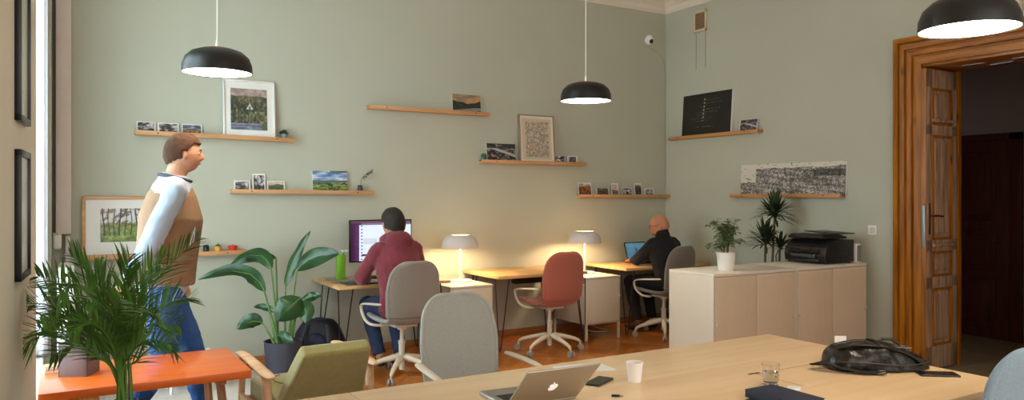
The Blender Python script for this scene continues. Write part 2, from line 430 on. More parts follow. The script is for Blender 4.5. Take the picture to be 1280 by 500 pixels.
m = MB().tube([(6.13,YB-.005,3.34),(6.2,YB-.006,3.30),(6.3,YB-.006,3.27),(6.38,YB-.006,3.2),(6.405,YB-.008,3.08),(6.412,YB-.008,2.9),(6.41,YB-.008,2.6),(6.413,YB-.008,2.3),(6.411,YB-.008,1.6)], .004, 6)
tag(m.build('camera_cable', mat('sage_painted_cable', (160,166,148), .7)), 'thin cable running from the security camera into the room corner', 'cable')
t = thing('wall_socket', 'white wall socket right of the printer on the green wall', 'wall socket', (XR, 4.23, 1.155), R(-90))
MB().box(-.043, .043, -.01, 0, 0, .086, .004).build('plate', M_WHITE, t)
MB().box(-.03, -.002, -.014, -.009, .014, .072, .002).build('rocker', M_WMET, t); MB().box(.002, .03, -.014, -.009, .014, .072, .002).build('rocker', M_WMET, t)
tag(MB().box(XR-.05, XR, 2.97, 3.07, 2.945, 3.06, .006).build('junction_box', mpk), 'small grey box on the wall above the wooden door frame', 'junction box')
# black picture frames on the near left wall
def left_frame(yc, z0, z1, label, painter, hw=.16):
    t = thing('framed_picture', label, 'framed picture', (wallx(yc), yc, z0), math.atan(-.0691)); H = z1-z0
    m = MB()
    for a in ((-hw,hw,0,.025),(-hw,hw,H-.025,H),(-hw,-hw+.025,0,H),(hw-.025,hw,0,H)): m.box(0, .022, a[0], a[1], a[2], a[3], .002)
    m.build('frame', M_BMET, t)
    grid_print('print', t, (-hw+.02, hw-.02, .02, H-.02), painter, 14, 18, Matrix.Rotation(R(90), 4, 'Z') @ Matrix.Translation((0,-.012,0)), M_PRINTG)
def N(x, y, s=0): return noise.noise(V((x, y, s*7.3)))*.5+.5
def FB(x, y, s=0):
    return sum(noise.noise(V((x*f, y*f, s*7.3)))/f for f in (1, 2, 4))*.6+.5
def mixc(a, b, t): t = max(0, min(1, t)); return tuple(a[i]+(b[i]-a[i])*t for i in range(3))
def grid_print(name, parent, rect, painter, nx, nz, M=None, mt=None, y=0.0, back_t=0):
    x0, x1, z0, z1 = rect; m = MB(); g = []
    for j in range(nz+1): g.append([V((x0+(x1-x0)*i/nx, y, z0+(z1-z0)*j/nz)) for i in range(nx+1)])
    m.sheet(g)
    if back_t: m.box(x0, x1, y+.0005, y+back_t, z0, z1)
    o = m.build(name, mt or M_PRINT, parent, smooth=0)
    me = o.data; at = me.color_attributes.new('Col', 'FLOAT_COLOR', 'CORNER')
    white = lin((225,222,216))
    for p in me.polygons:
        c = p.center
        for li, vi in zip(p.loop_indices, p.vertices):
            co = me.vertices[vi].co
            if co.y > y+.0001: at.data[li].color = white+(1,); continue
            u = ((co.x*.35+c.x*.65)-x0)/(x1-x0); v = ((co.z*.35+c.z*.65)-z0)/(z1-z0)
            at.data[li].color = lin(tuple(max(0, min(254.9, q))/255 for q in painter(u, v)))+(1,)
    if M: me.transform(M)
    return o
# --- painters: (u right, v up) -> sRGB 0..255
def P_bordered(fn, b=.07, col=(228,224,216), bb=None, ar=1.0):
    bb = b if bb is None else bb
    def f(u, v):
        if u < b or u > 1-b or v < bb*ar or v > 1-b*ar: return col
        return fn((u-b)/(1-2*b), (v-bb*ar)/(1-b*ar-bb*ar))
    return f
def P_bw(seed, lo=40, hi=200):
    def f(u, v):
        n = FB(u*3.2, v*3.2, seed); s = lo+(hi-lo)*max(0, min(1, (n-.3)*2.2))
        if v < .25+.12*N(u*5, 1, seed): s *= .55
        return (s*1.02, s*.99, s)
    return f
def P_col(seed, sky, mid, low, hz=.6):
    def f(u, v):
        e = hz+.18*(N(u*4, .5, seed)-.5)
        if v > e: return mixc(sky, (250,245,235), FB(u*3, v*5, seed+1)-.3)
        n = FB(u*6, v*6, seed+2)
        return mixc(low, mid, n*1.2-.1+(v/e-.5)*.5)
    return f
def P_forest_road(u, v):
    if v > .82+.1*(N(u*4, 3, 2)-.5): return mixc((196,168,158), (120,110,104), FB(u*7, v*9, 3))
    if v < .16: 
        if u > .85: return (70,92,48)
        return mixc((70,78,104), (150,150,166), FB(u*5, v*22, 5)*1.1-.2)
    house = abs(u-.52) < .10*(1-(v-.50)/.14) and .50 < v < .64
    if house: return (196,200,196) if abs(u-.52) > .03 or v > .57 else (96,96,90)
    n = FB(u*16, v*13, 4); cone = .5+.5*math.sin(u*38+5*N(u*5, v*4, 7)); n2 = FB(u*4, v*4, 14)
    c = mixc((34,42,32), (150,148,96), (n-.35)*1.5*(.5+.5*cone)+(n2-.5)*.7+(.18 if v < .45 and u > .4 else 0))
    if v > .6: c = mixc(c, (150,124,112), (v-.6)*3*N(u*12, v*12, 8))
    return c
def P_woods(u, v):
    n = FB(u*9, v*9, 11)
    c = mixc((70,96,40), (168,178,92), n) if v < .45+.2*N(u*6, 2, 12) else mixc((176,170,160), (216,218,222), n)
    if v > .45 and n < .42: c = mixc(c, (120,84,60), .8)
    for k in range(9):
        x = .06+k*.11+.02*math.sin(v*5+k); 
        if abs(u-x) < .010+.006*(k % 3 == 0) and v > .18: c = (56,44,38)
    if .3 < u < .6 and v > .5 and abs((u-.3)-(v-.5)*.5) < .015: c = (60,48,40)
    return c
def P_valley(u, v):
    if v > .55: return mixc((64,110,160), (214,214,222), FB(u*3, v*7, 21)*1.5-.25) if v < .92 or u < .5 else mixc((110,110,124), (70,74,90), N(u*5, v*5))
    if v > .46: return mixc((70,84,110), (96,120,90), (.55-v)*9)
    c = mixc((64,92,40), (170,176,90), FB(u*6, v*12, 22)*1.2-.1)
    return mixc(c, (28,40,24), 1 if FB(u*7, v*9, 23) < .40 or v < .1 else 0)
def P_dusk(u, v):
    mtn = .45+.35*abs(u-.55)+.12*N(u*6, 1, 31)
    if v > mtn: return mixc((210,150,80), (120,112,110), FB(u*3, v*6, 32)*1.1)
    if v < .32 and abs(v-.05-u*.22) < .09: return (150,140,134)
    return mixc((22,26,22), (58,70,50), FB(u*8, v*8, 33))
def P_mountain(u, v):
    if v > .75 and FB(u*3, v*4, 41) > .42: return (52,54,62)
    if abs(v-(.85-u*.5)) < .07: return (186,182,178)
    n = FB(u*8, v*8, 42); return mixc((30,28,30), (172,160,140), (n-.3)*2)
def P_map(u, v):
    base = (206,188,164)
    if u < .06 or u > .94 or v < .05 or v > .95: return (226,214,196)
    if u < .16 or u > .86 or v < .10 or v > .88: return base
    if N(u*60, v*75, 51) > .5 and N(u*14, v*18, 53) > .36: 
        return (118,118,110) if N(u*9, v*9, 52) > .45 else (158,112,86)
    return (198,186,164)
def P_board(u, v):
    c = (34,31,28)
    for k, (vv, a, b) in enumerate(((.84,.45,.75),(.77,.42,.82),(.70,.25,.5),(.63,.4,.78),(.56,.28,.74),(.49,.3,.5),(.42,.2,.62),(.36,.24,.56),(.22,.3,.66))):
        if abs(v-vv) < .010 and a < u < b and N(u*60, k, 61) > .45: c = (92,88,80)
    if abs(u-(.46-.05*(.85-v))) < .012 and .36 < v < .88 and math.sin(v*75) > .35: c = (200,190,150)
    return c
def P_city(u, v):
    if v > .86-.08*(N(u*5, 1, 71)-.5) and N(u*30, v*30, 70) > .3: return (214,204,188)
    if u < .16 and v > .42 and N(u*25, v*25, 72) > .3: return (212,202,186)
    n = N(u*115, v*34, 73)*.55+N(u*46, v*15, 74)*.35+N(u*10, v*5, 76)*.2
    row = math.sin((v+.5*u)*38+4*N(u*5, v*5, 75))
    if .62 < u < .86 and .3 < v < .8: n -= .05
    s = 70+150*max(0, min(1, (n-.42)*3.0+.12*row))
    if u > .72 and .58 < v < .78: s *= .62
    return (s, s*.96, s*.9)
def P_art(seed, a, b):
    def f(u, v): return mixc(a, b, FB(u*3, v*3, seed)*1.2)
    return f
left_frame(3.50, 1.197, 1.692, 'black framed glazed picture, lower one on the near left wall', P_bordered(P_art(5, (186,184,170), (216,214,204)), .12, (205,208,196)))
left_frame(3.50, 1.80, 2.45, 'black framed glazed picture, upper one on the near left wall', P_bordered(P_art(6, (176,184,166), (206,212,196)), .12, (186,196,178)))

# ---- picture ledges
LED = {}
def ledge(key, p0, p1, label, side='back'):
    """p0, p1: (coordinate along the wall, z of the front face centre)"""
    L = abs(p1[0]-p0[0]); a = math.atan2(p1[1]-p0[1], L)
    loc = (p0[0], YB, p0[1]) if side == 'back' else (XR, p0[0], p0[1])
    m = MB(); m.box(0, L, -.085, 0, -.018, -.004, .002); m.box(0, L, -.092, -.078, -.02, .018, .003); m.box(0, L, -.012, 0, -.004, .018, .002)
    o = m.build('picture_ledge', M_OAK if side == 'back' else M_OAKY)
    o.location = loc; o.rotation_euler = (0, -a, 0 if side == 'back' else R(-90))
    if side != 'back': o.rotation_mode = 'XYZ'; 
    tag(o, label, 'shelf', 'narrow oak picture ledges on the walls')
    for u in (.13, .87):
        MB().tube([(L*u, -.0945, 0), (L*u, -.0915, 0)], .006, 10).build('screw', M_BLACK, o)
    LED[key] = (p0, p1)
def ltop(key, c):
    p0, p1 = LED[key]; return p0[1]+(p1[1]-p0[1])*(c-p0[0])/(p1[0]-p0[0])-.003
ledge('S1', (.529, 2.041), (1.849, 2.023), 'long oak ledge at upper left holding the white framed road picture')
ledge('S2', (1.287, 1.555), (2.606, 1.545), 'oak ledge above the left monitor holding the green landscape picture')
ledge('S3', (2.554, 2.374), (3.888, 2.374), 'highest oak ledge, nearly empty, with one dark landscape photo')
ledge('S4', (3.789, 1.877), (5.148, 1.877), 'oak ledge between the two desk lamps holding the framed beige print')
ledge('S5', (5.061, 1.511), (6.42, 1.511), 'oak ledge running into the room corner with six small photos')
ledge('S6', (.132, 1.012), (1.423, 1.018), 'lowest oak ledge at left holding the big oak framed woodland picture')
ledge('S7', (6.854, 2.205), (5.489, 2.205), 'oak ledge on the right wall holding the black chalk lettering board', 'right')
ledge('S8', (5.876, 1.517), (4.508, 1.517), 'oak ledge on the right wall under the long cityscape canvas', 'right')

def photo(key, c0, c1, h, painter, label, cat='photo', nx=24, nz=None, thick=.004, lean=None, tilt=0, name='photo_print', side='back', group=None, mt=None):
    """card leaning on a ledge; c0, c1 = extent along the wall"""
    w = abs(c1-c0); cm = (c0+c1)/2; lean = R(8) if lean is None else lean
    nz = nz or max(6, int(nx*h/w)); zt = ltop(key, cm)
    off = min(.074, h*math.sin(lean)+.014)
    o = grid_print(name, None, (-w/2, w/2, 0, h), painter, nx, nz, back_t=thick, mt=mt)
    o.location = (cm, YB-off, zt+.001) if side == 'back' else (XR-off, cm, zt+.001)
    o.rotation_euler = (-lean, tilt, 0) if side == 'back' else (0, 0, 0)
    if side != 'back':
        o.matrix_world = Matrix.Translation((XR-off, cm, zt+.001)) @ Matrix.Rotation(R(-90), 4, 'Z') @ Matrix.Rotation(tilt, 4, 'Y') @ Matrix.Rotation(-lean, 4, 'X')
    return tag(o, label, cat, group)
B_ = P_bordered
gS1 = 'small photos on the upper left ledge'
photo('S1', .545, .69, .10, B_(P_bw(101), .06), 'small white-bordered grey photo, leftmost on the upper left ledge', group=gS1)
photo('S1', .705, .87, .10, B_(P_bw(102, 60, 190), .06), 'small grey photo of trees, second on the upper left ledge, behind the walking man', group=gS1)
photo('S1', .894, 1.054, .10, B_(P_col(103, (60,72,96), (180,140,70), (40,40,50), .5), .05), 'small dark blue and yellow photo, third on the upper left ledge', group=gS1)
gS2 = 'small photos on the ledge left of the landscape canvas'
photo('S2', 1.32, 1.46, .10, B_(P_bw(104, 50, 210), .08), 'small wide black and white photo, leftmost beside the upright one', group=gS2)
photo('S2', 1.478, 1.59, .165, B_(P_bw(105, 50, 200), .09, bb=.12), 'small upright black and white photo on the ledge above the bird of paradise', group=gS2)
photo('S2', 1.605, 1.765, .10, B_(P_col(106, (190,150,130), (90,120,60), (40,60,50), .7), .06), 'small colourful green and red photo, right of the upright one', group=gS2)
photo('S2', 2.02, 2.355, .205, P_valley, 'green valley landscape picture under a blue cloudy sky, unframed', 'picture', nx=60, thick=.018, name='landscape_canvas', lean=R(6))
photo('S3', 3.474, 3.803, .20, P_dusk, 'dark dusk mountain road photo alone on the highest ledge', 'picture', nx=50, thick=.012, name='landscape_canvas', lean=R(7))
photo('S4', 3.88, 4.235, .20, P_mountain, 'rocky mountain photo between the cactus and the framed beige print', 'picture', nx=50, thick=.01, name='landscape_canvas', lean=R(7))
gS4 = 'small photos right of the framed beige print'
photo('S4', 4.745, 4.90, .09, B_(P_bw(107, 20, 230), .05), 'small black and white photo touching the framed beige print', group=gS4)
photo('S4', 4.924, 5.069, .095, B_(P_bw(108, 60, 150), .14), 'small pale photo at the right end of the beige print ledge', group=gS4)
gS5 = 'six small photos on the corner ledge'
photo('S5', 5.075, 5.262, .155, B_(P_col(109, (150,140,136), (190,104,50), (36,26,22), .75), .04), 'largest of the six corner ledge photos, orange sunset, leftmost', group=gS5)
photo('S5', 5.343, 5.519, .10, B_(P_col(110, (70,60,54), (130,90,60), (26,22,22), .7), .03), 'small dark brown photo, second from left on the corner ledge', group=gS5)
photo('S5', 5.555, 5.663, .155, B_(P_col(111, (190,156,146), (160,130,120), (60,56,54), .45), .08, bb=.1), 'upright pinkish photo, third from left on the corner ledge', group=gS5)
photo('S5', 5.711, 5.87, .10, B_(P_bw(112, 14, 210), .05), 'black and white photo, fourth from left on the corner ledge', group=gS5)
photo('S5', 5.905, 6.02, .155, B_(P_col(113, (150,110,104), (90,76,74), (38,34,34), .8), .09), 'upright dusky photo, fifth from left on the corner ledge', group=gS5)
photo('S5', 6.065, 6.216, .095, B_(P_bw(114, 110, 190), .09), 'pale grey photo nearest the corner on the corner ledge', group=gS5)
photo('S6', .935, 1.01, .08, B_(P_bw(115, 150, 220), .12), 'tiny white card on the lowest left ledge beside the black pot', 'card', nx=10)
photo('S7', 6.664, 5.905, .50, P_board, 'black board with faint chalk lettering on the right wall ledge', 'chalkboard', nx=110, thick=.03, name='lettering_board', side='right', lean=R(4), tilt=0)
photo('S7', 5.79, 5.54, .145, B_(P_mountain, .03), 'small landscape photo right of the black lettering board', side='right', nx=30, lean=R(10))
photo('S8', 5.775, 4.49, .335, P_city, 'long black and white cityscape drawing on canvas, right wall', 'picture', nx=260, thick=.02, name='cityscape_canvas', side='right', lean=R(3))
def framed(key, c0, c1, h, fw, fmat, matw, painter, label, pw=(.2,.2,.2,.2), lean=R(4), nx=50, mcol=(224,221,214)):
    w = c1-c0; cm = (c0+c1)/2
    t = thing('framed_picture', label, 'framed picture', (cm, YB-min(.074, h*math.sin(lean)+.016), ltop(key, cm)+.001)); t.rotation_euler = (-lean, 0, 0)
    m = MB()
    for a in ((-w/2,w/2,0,fw),(-w/2,w/2,h-fw,h),(-w/2,-w/2+fw,0,h),(w/2-fw,w/2,0,h)): m.box(a[0], a[1], -.012, .014, a[2], a[3], .002)
    m.build('frame', fmat, t)
    MB().box(-w/2+fw*.6, w/2-fw*.6, .0, .010, fw*.6, h-fw*.6).build('mat_board', mat('mat_board_'+label[:6].replace(' ', '_'), mcol, .5, var=.01, coat=.3), t)
    l, r, b, tt = pw
    o = grid_print('print', t, (-w/2+l, w/2-r, b, h-tt), painter, nx, int(nx*(h-b-tt)/(w-l-r)), mt=M_PRINTG, y=-.002)
    return t
framed('S1', 1.224, 1.671, .52, .014, M_WHITE, .05, P_forest_road, 'white framed picture of a forest road with a cabin', (.065,.068,.075,.075), nx=100)
framed('S4', 4.277, 4.735, .53, .012, mat('pale_wood_frame', (150,130,104), .5), .05, P_map, 'framed beige print of fine lines between the pendant and desk lamps', (.014,.014,.014,.014), nx=90)
framed('S6', .150, .90, .50, .026, M_OAK, .1, P_woods, 'large oak framed woodland picture with wide white border, lower left', (.13,.255,.125,.10), nx=80)

# ---- small pots on ledges
def pot(name, label, x, y, z, r0, r1, h, col, cat='plant pot'):
    t = thing(name, label, cat, (x, y, z))
    MB().lathe([(r0*.2,0),(r0,0),(r1,h),(r1*.88,h),(r0*.85,h*.7),(.001,h*.7)], 20).build('pot', mat(name+'_glaze_'+str(len(MATS)), col, .4, var=.1, scale=30), t); return t
t = pot('potted_succulent', 'small dark succulent in a grey pot right of the white framed picture', 1.752, YB-.045, ltop('S1', 1.75), .024, .029, .055, (128,140,144))
def spikes(n, L, r, zb, mt, parent, name='leaves', up=.5, seed=1, wd=.25):
    rnd = random.Random(seed); m = MB()
    for k in range(n):
        a = rnd.uniform(0, 2*PI); e = rnd.uniform(up*.3, 1)*PI/2; d = V((math.cos(a)*math.cos(e), math.sin(a)*math.cos(e), math.sin(e)))
        m.tube([V((0,0,zb)), V((0,0,zb))+d*L*.5, V((0,0,zb))+d*L], [L*wd*.6, L*wd*.8, L*.03], 6)
    return m.build(name, mt, parent)
spikes(22, .05, .01, .05, mat('succulent_green', (40,60,40), .5, var=.3, scale=40), t, seed=4)
t = pot('potted_cactus', 'tiny green cactus in a teal pot at the left end of the beige print ledge', 3.83, YB-.045, ltop('S4', 3.83), .027, .029, .05, (40,112,124))
MB().ball((0,0,.062), (.028,.028,.026)).build('cactus', mat('cactus_green', (74,92,56), .7, var=.4, scale=80, bump=.5), t)
t = thing('bud_vase', 'small dark vase with an olive twig right of the landscape canvas', 'vase', (2.475, YB-.045, ltop('S2', 2.475)))
MB().lathe([(.002,0),(.026,0),(.028,.02),(.022,.055),(.02,.075),(.015,.075),(.015,.02)], 18).build('vase', mat('dark_glass', (36,40,46), .15, var=.1), t)
m = MB().tube([(0,0,.04),(.01,0,.12),(.04,0,.17),(.12,-.01,.21)], .0025, 5).build('twig', M_BARK, t)
m = MB(); rnd = random.Random(3)
for k in range(26):
    u = .3+.7*k/26; p = V((.01+.11*u**1.5, 0, .10+.115*u)); a = rnd.uniform(0, 2*PI); d = V((.6+.3*math.cos(a), .5*math.sin(a), .6*math.cos(a*2)+.3)).normalized()
    m.tube([p, p+d*.014, p+d*.028], [.001, .005, .0005], 4)
m.build('leaves', mat('olive_leaf', (90,100,76), .6, var=.3, scale=60), t)
t = pot('black_pot', 'small black patterned pot, leftmost of three pots on the lowest ledge', 1.085, YB-.045, ltop('S6', 1.08), .026, .024, .06, (34,38,46))
MB().lathe([(.02,.05),(.026,.06),(.018,.075),(.01,.078),(.001,.079)], 14).build('lid', M_BLACK, t)
t = pot('yellow_pot', 'small mustard yellow pot in the middle of three on the lowest ledge', 1.18, YB-.045, ltop('S6', 1.18), .027, .034, .06, (214,170,70))
MB().ball((0,0,.062), (.022,.022,.014)).ball((.004,0,.078), .007).build('cactus', MATS['cactus_green'], t)
t = pot('red_pot', 'small red apple-shaped pot, rightmost of three on the lowest ledge', 1.305, YB-.045, ltop('S6', 1.3), .028, .038, .062, (206,52,34))
MB().tube([(0,0,.045),(.004,0,.072)], .003).build('stalk', M_BARK, t)

# ================================================================ PENDANT LAMPS
def pendant(x, y, z, label):
    t = thing('pendant_lamp', label, 'pendant lamp', (x, y, z), 0, 'black pendant lamps'); rr = .205
    prof = [(.0125,.150),(.05,.150),(.10,.146),(.15,.128),(.185,.095),(.202,.05),(rr,.0),(rr-.004,0),(.196,.05),(.18,.09),(.146,.12),(.1,.138),(.0125,.142)]
    MB().lathe(prof, 48).build('lamp_shade', mat('matte_black_shade', (24,22,21), .38, var=.03), t)
    MB().lathe([(.006,.012),(.195,.012),(.2,.006),(.2,.02),(.006,.02)], 40).build('diffuser', mat('lit_pendant_diffuser', (255,244,225), .5, var=0, emit=(255,238,212), estr=7), t)
    MB().lathe([(.001,.158),(.055,.158),(.06,.150),(.001,.150)], 24).build('top_cap', M_BEECH, t)
    MB().lathe([(.001,.20),(.008,.20),(.011,.158),(.001,.158)], 12).build('cord_grip', M_WHITE, t)
    MB().tube([(0,0,.19),(0,0,4.0-z-.03)], .0035, 8).build('cord', mat('white_cord', (235,225,205), .6), t)
    MB().lathe([(.001,4.0-z),(.05,4.0-z),(.05,4.0-z-.03),(.001,4.0-z-.035)], 20).build('ceiling_rose', M_WHITE, t)
    return t
pendant(.824, 4.87, 2.265, 'black dome pendant lamp on a white cord, leftmost of three')
pendant(3.625, 4.88, 2.275, 'black dome pendant lamp on a white cord, in the middle')
pendant(3.50, 1.84, 2.262, 'large looking black dome pendant lamp at the right in front of the doorway')

# ================================================================ DESKS
def hairpin(m_parent, x, y, sx, sy, H=.71):
    m = MB(); a, b = .05, .05
    top1 = V((x+sx*.11, y+sy*.01, H)); top2 = V((x+sx*.01, y+sy*.11, H)); bot = V((x, y, .006))
    m.tube([top1, V((x+sx*.012, y, .03)), bot+V((0,0,.0)), V((x, y+sy*.012, .03)), top2], .006, 8)
    m.box(min(x, x+sx*.13), max(x, x+sx*.13), min(y, y+sy*.13), max(y, y+sy*.13), H-.004, H)
    m.build('leg', M_LEG, m_parent)
def desk(x0, x1, label):
    t = thing('desk', label, 'desk', (x0, 6.24, 0), 0, 'three oak desks along the back wall'); L = x1-x0
    MB().box(0, L, 0, .735, .71, .74, .004).build('desktop', M_DESK, t)
    for x, sx in ((.03, 1), (L-.03, -1)):
        for y, sy in ((.03, 1), (.70, -1)): hairpin(t, x, y, sx, sy)
desk(2.03, 3.09, 'oak desk on hairpin legs with the monitor, under the man in maroon')
desk(3.60, 4.66, 'empty oak desk on hairpin legs behind the red chair, between the lamps')
desk(5.17, 6.40, 'oak desk on hairpin legs in the corner with the dark laptop')
def pedestal(x0, label):
    t = thing('cabinet', label, 'cabinet', (x0, 6.29, 0), 0, 'small white metal cabinets between the desks'); W, D_ = .45, .62
    m = MB(); m.box(0, W, .012, D_, .166, .645, .002); m.box(-.004, W+.004, -.004, D_, .645, .664, .003); m.build('body', M_WMET, t)
    MB().box(.02, W-.012, 0, .014, .18, .64, .003).build('door', M_WMET, t)
    d = t.children[-1] if t.children else None
    for x in (.012, W-.012):
        for y in (.02, D_-.02): MB().box(x-.012, x+.012, y-.012, y+.012, 0, .66, .002).build('leg', M_WMET, t)
    return t
def knob(t, x, z, y=-.01):
    for c in KIDS(t):
        if c.name.startswith('door') : MB().box(x-.008, x+.012, y-.012, 0, z-.012, z+.012, .003).build('door_handle', M_WMET, c)
p1 = pedestal(3.115, 'low white cabinet under the left desk lamp, right of the man in maroon'); knob(p1, .42, .45)
p2 = pedestal(4.68, 'low white cabinet on legs under the right desk lamp, beside the red chair'); knob(p2, .43, .45)
def desk_lamp(x, y, label):
    t = thing('desk_lamp', label, 'desk lamp', (x, y, .664), 0, 'white dome desk lamps')
    MB().lathe([(.001,0),(.11,0),(.115,.008),(.11,.018),(.03,.024),(.001,.024)], 36).build('base', M_WMET, t)
    MB().tube([(0,0,.02),(0,0,.44)], .009, 12).build('pole', M_WMET, t)
    sh = mat('greyed_white_shade', (212,204,200), .45, var=.01)
    prof = [(.178,.33),(.182,.345),(.178,.38),(.16,.42),(.135,.445),(.095,.462),(.092,.462),(.13,.44),(.155,.415),(.173,.378),(.176,.345),(.174,.33)]
    MB().lathe(prof, 48).build('lamp_shade', sh, t)
    MB().lathe([(.001,.447),(.085,.447),(.085,.452),(.001,.452)], 32).build('top_diffuser', mat('lit_top_diffuser', (255,240,214), .5, var=0, emit=(255,226,180), estr=3.0), t)
    MB().ball((0,0,.385), .032).build('bulb', mat('lit_bulb', (255,240,210), .5, var=0, emit=(255,214,150), estr=14), t)
    for q in range(3):
        a = q*2*PI/3; MB().tube([(0,0,.44),(.14*math.cos(a),.14*math.sin(a),.44)], .003, 6).build('spoke', M_WMET, t)
    l = bpy.data.lights.new('desk_lamp_light', 'POINT'); l.energy = 11.0; l.color = (1,.76,.46); l.shadow_soft_size = .035
    o = bpy.data.objects.new('desk_lamp_light', l); C.objects.link(o); o.parent = t; o.location = (0, -.06, .385)
desk_lamp(3.40, 6.66, 'white dome desk lamp on the left white cabinet, lit')
desk_lamp(4.93, 6.66, 'white dome desk lamp on the right white cabinet, lit')
tag(MB().tube([(5.0,6.9,.12),(5.02,6.78,.02),(5.08,6.7,.006),(5.2,6.62,.006),(5.28,6.7,.006),(5.22,6.82,.02),(5.12,6.9,.10)], .004, 6).build('white_cable', M_WHITE), 'thin white cable looping on the floor under the right white cabinet', 'cable')
tag(MB().box(4.02, 4.45, 6.62, 6.72, .60, .705, .02, seg=3).build('cable_tray', M_BLACK), 'black cable tray hung under the empty middle desk', 'cable tray')
# monitor
t = thing('monitor', 'large monitor with a white and purple chat window on the left desk', 'monitor', (2.60, 6.72, .74))
MB().box(-.31, .31, 0, .03, .155, .55, .006).build('casing', M_BLACK, t)
def P_ui(u, v):
    if v > .945: return (96,60,84)
    if v > .90: return (60,24,60) if u < .17 else (120,96,126)
    if u < .06: return (56,20,58)
    if u < .13: return mixc((70,24,72), (40,70,110), 1 if abs(v-.42) < .03 and N(u*30, v*30) > .4 else 0) if N(u*60, v*40, 3) < .55 else (96,56,100)
    if .16 < u < .19 and abs((v*12) % 1-.5) < .18: return (90,90,96)
    if .20 < u < .42 and .42 < v < .56: return (196,204,214) if .29 < u < .31 or N(u*60, v*60) > .3 else (170,176,186)
    if .17 < u < .35 and .12 < v < .17: return (60,50,60)
    if .20 < u < .80 and math.sin(v*90) > .7 and N(u*12, v*20, 4) > .55: return (206,212,222)
    return (214,224,240)
grid_print('screen', t, (-.298, .298, .168, .538), P_ui, 90, 60, mt=attr_mat('monitor_screen', .3, emit=.72), y=-.0015)
MB().box(-.03, .03, .03, .05, .02, .40, .006).build('stand', M_BLACK, t); MB().box(-.11, .11, -.06, .14, 0, .012, .005).build('stand_base', M_BLACK, t)
def phone(name, label, x, y, z, rz, L=.145, W=.07, cat='phone', col=(22,22,26)):
    t = thing(name, label, cat, (x, y, z), rz)
    MB().box(-W/2, W/2, -L/2, L/2, 0, .008, .0035, seg=3).build('body', mat('phone_body', (60,62,66), .3, metal=.5), t)
    MB().box(-W/2+.002, W/2-.002, -L/2+.002, L/2-.002, .0078, .0086, .0002, seg=1).build('screen', mat('phone_glass', col, .12, var=.02, coat=.3), t)
    return t
phone('smartphone', 'dark phone lying on the left desk beside the green vase', 2.37, 6.70, .74, R(-70))
t = thing('notebook_computer', 'closed grey laptop lying on the left desk by the maroon sleeve', 'laptop', (2.27, 6.385, .74), R(0))
MB().box(-.15, .15, -.105, .105, 0, .008, .003).build('base', mat('space_grey', (108,108,112), .4, metal=.7), t); MB().box(-.15, .15, -.105, .105, .009, .016, .003).build('lid', MATS['space_grey'], t)
tag(MB().box(2.08, 2.30, 6.52, 6.80, .74, .748, .002).build('desk_mat', mat('grey_felt', (150,142,132), .9)), 'grey mat under the green vase at the left desk corner', 'desk mat')
t = thing('glass_vase', 'tall green glass vase with a white bloom on the left desk', 'vase', (2.20, 6.70, .748))
MB().lathe([(.001,0),(.038,0),(.042,.01),(.043,.225),(.040,.228),(.0385,.22),(.038,.02),(.001,.018)], 28).build('vase', mat('lime_green_glass', (120,178,44), .15, var=.25, scale=10, stretch=(12,12,1), spec=.7), t)
MB().tube([(0,0,.05),(.005,0,.2),(.03,-.01,.25)], .005).build('stem', M_STEM, t)
m = MB()
for k in range(7):
    a = k*2*PI/7; m.tube([(.03,-.01,.25), (.03+.02*math.cos(a), -.01+.02*math.sin(a), .262), (.03+.036*math.cos(a), -.01+.036*math.sin(a), .258+.012*(k % 2))], [.003,.008,.002], 5)
m.build('flower', mat('white_petal', (235,238,226), .6), t)
# laptop in the corner
def laptop(name, label, loc, rz, w, d, open_deg, body, screen=None, kb=True, loc_screen=None):
    """hinge along local x at y=0, base extends to -y (towards its user), lid rises"""
    t = thing(name, label, 'laptop', loc, rz)
    MB().box(-w/2, w/2, -d, 0, 0, .014, .004, seg=3).build('base', body, t)
    k = MB()
    for r in range(5):
        for c in range(13):
            x = -w*.42+c*w*.84/13; y = -.03-r*.021; k.box(x, x+w*.84/13-.003, y-.018, y, .014, .0155)
    k.build('keyboard', M_BLACK, t)
    MB().box(-w*.17, w*.17, -d+.012, -d*.58, .0138, .0145).build('trackpad', body, t)
    lid = MB().box(-w/2, w/2, 0, .007, 0, d, .003, seg=3).build('lid', body, t)
    lid.matrix_local = Matrix.Translation((0, 0, .014)) @ Matrix.Rotation(-R(open_deg-90), 4, 'X')
    MB().box(-w/2+.004, w/2-.004, -.001, .0005, .005, d-.005).build('bezel', M_BLACK, lid)
    if screen: grid_print('screen', lid, (-w/2+.012, w/2-.012, .018, d-.012), screen, 50, 32, mt=attr_mat('laptop_screen', .3, emit=.36), y=-.0015)
    return t, lid
def P_blue(u, v):
    if abs(u-.52) < .05+.06*(v > .4)*(v < .46) and .34 < v < .75 and FB(u*9, v*9, 3) > .4: return (30,54,66)
    if v < .05: return (70,96,110)
    return mixc((86,140,164), (112,166,186), FB(u*2, v*2, 9))
laptop('laptop', 'dark open laptop with a blue screen on the corner desk', (5.80, 6.78, .74), R(3), .33, .225, 108, M_BLACK, P_blue)

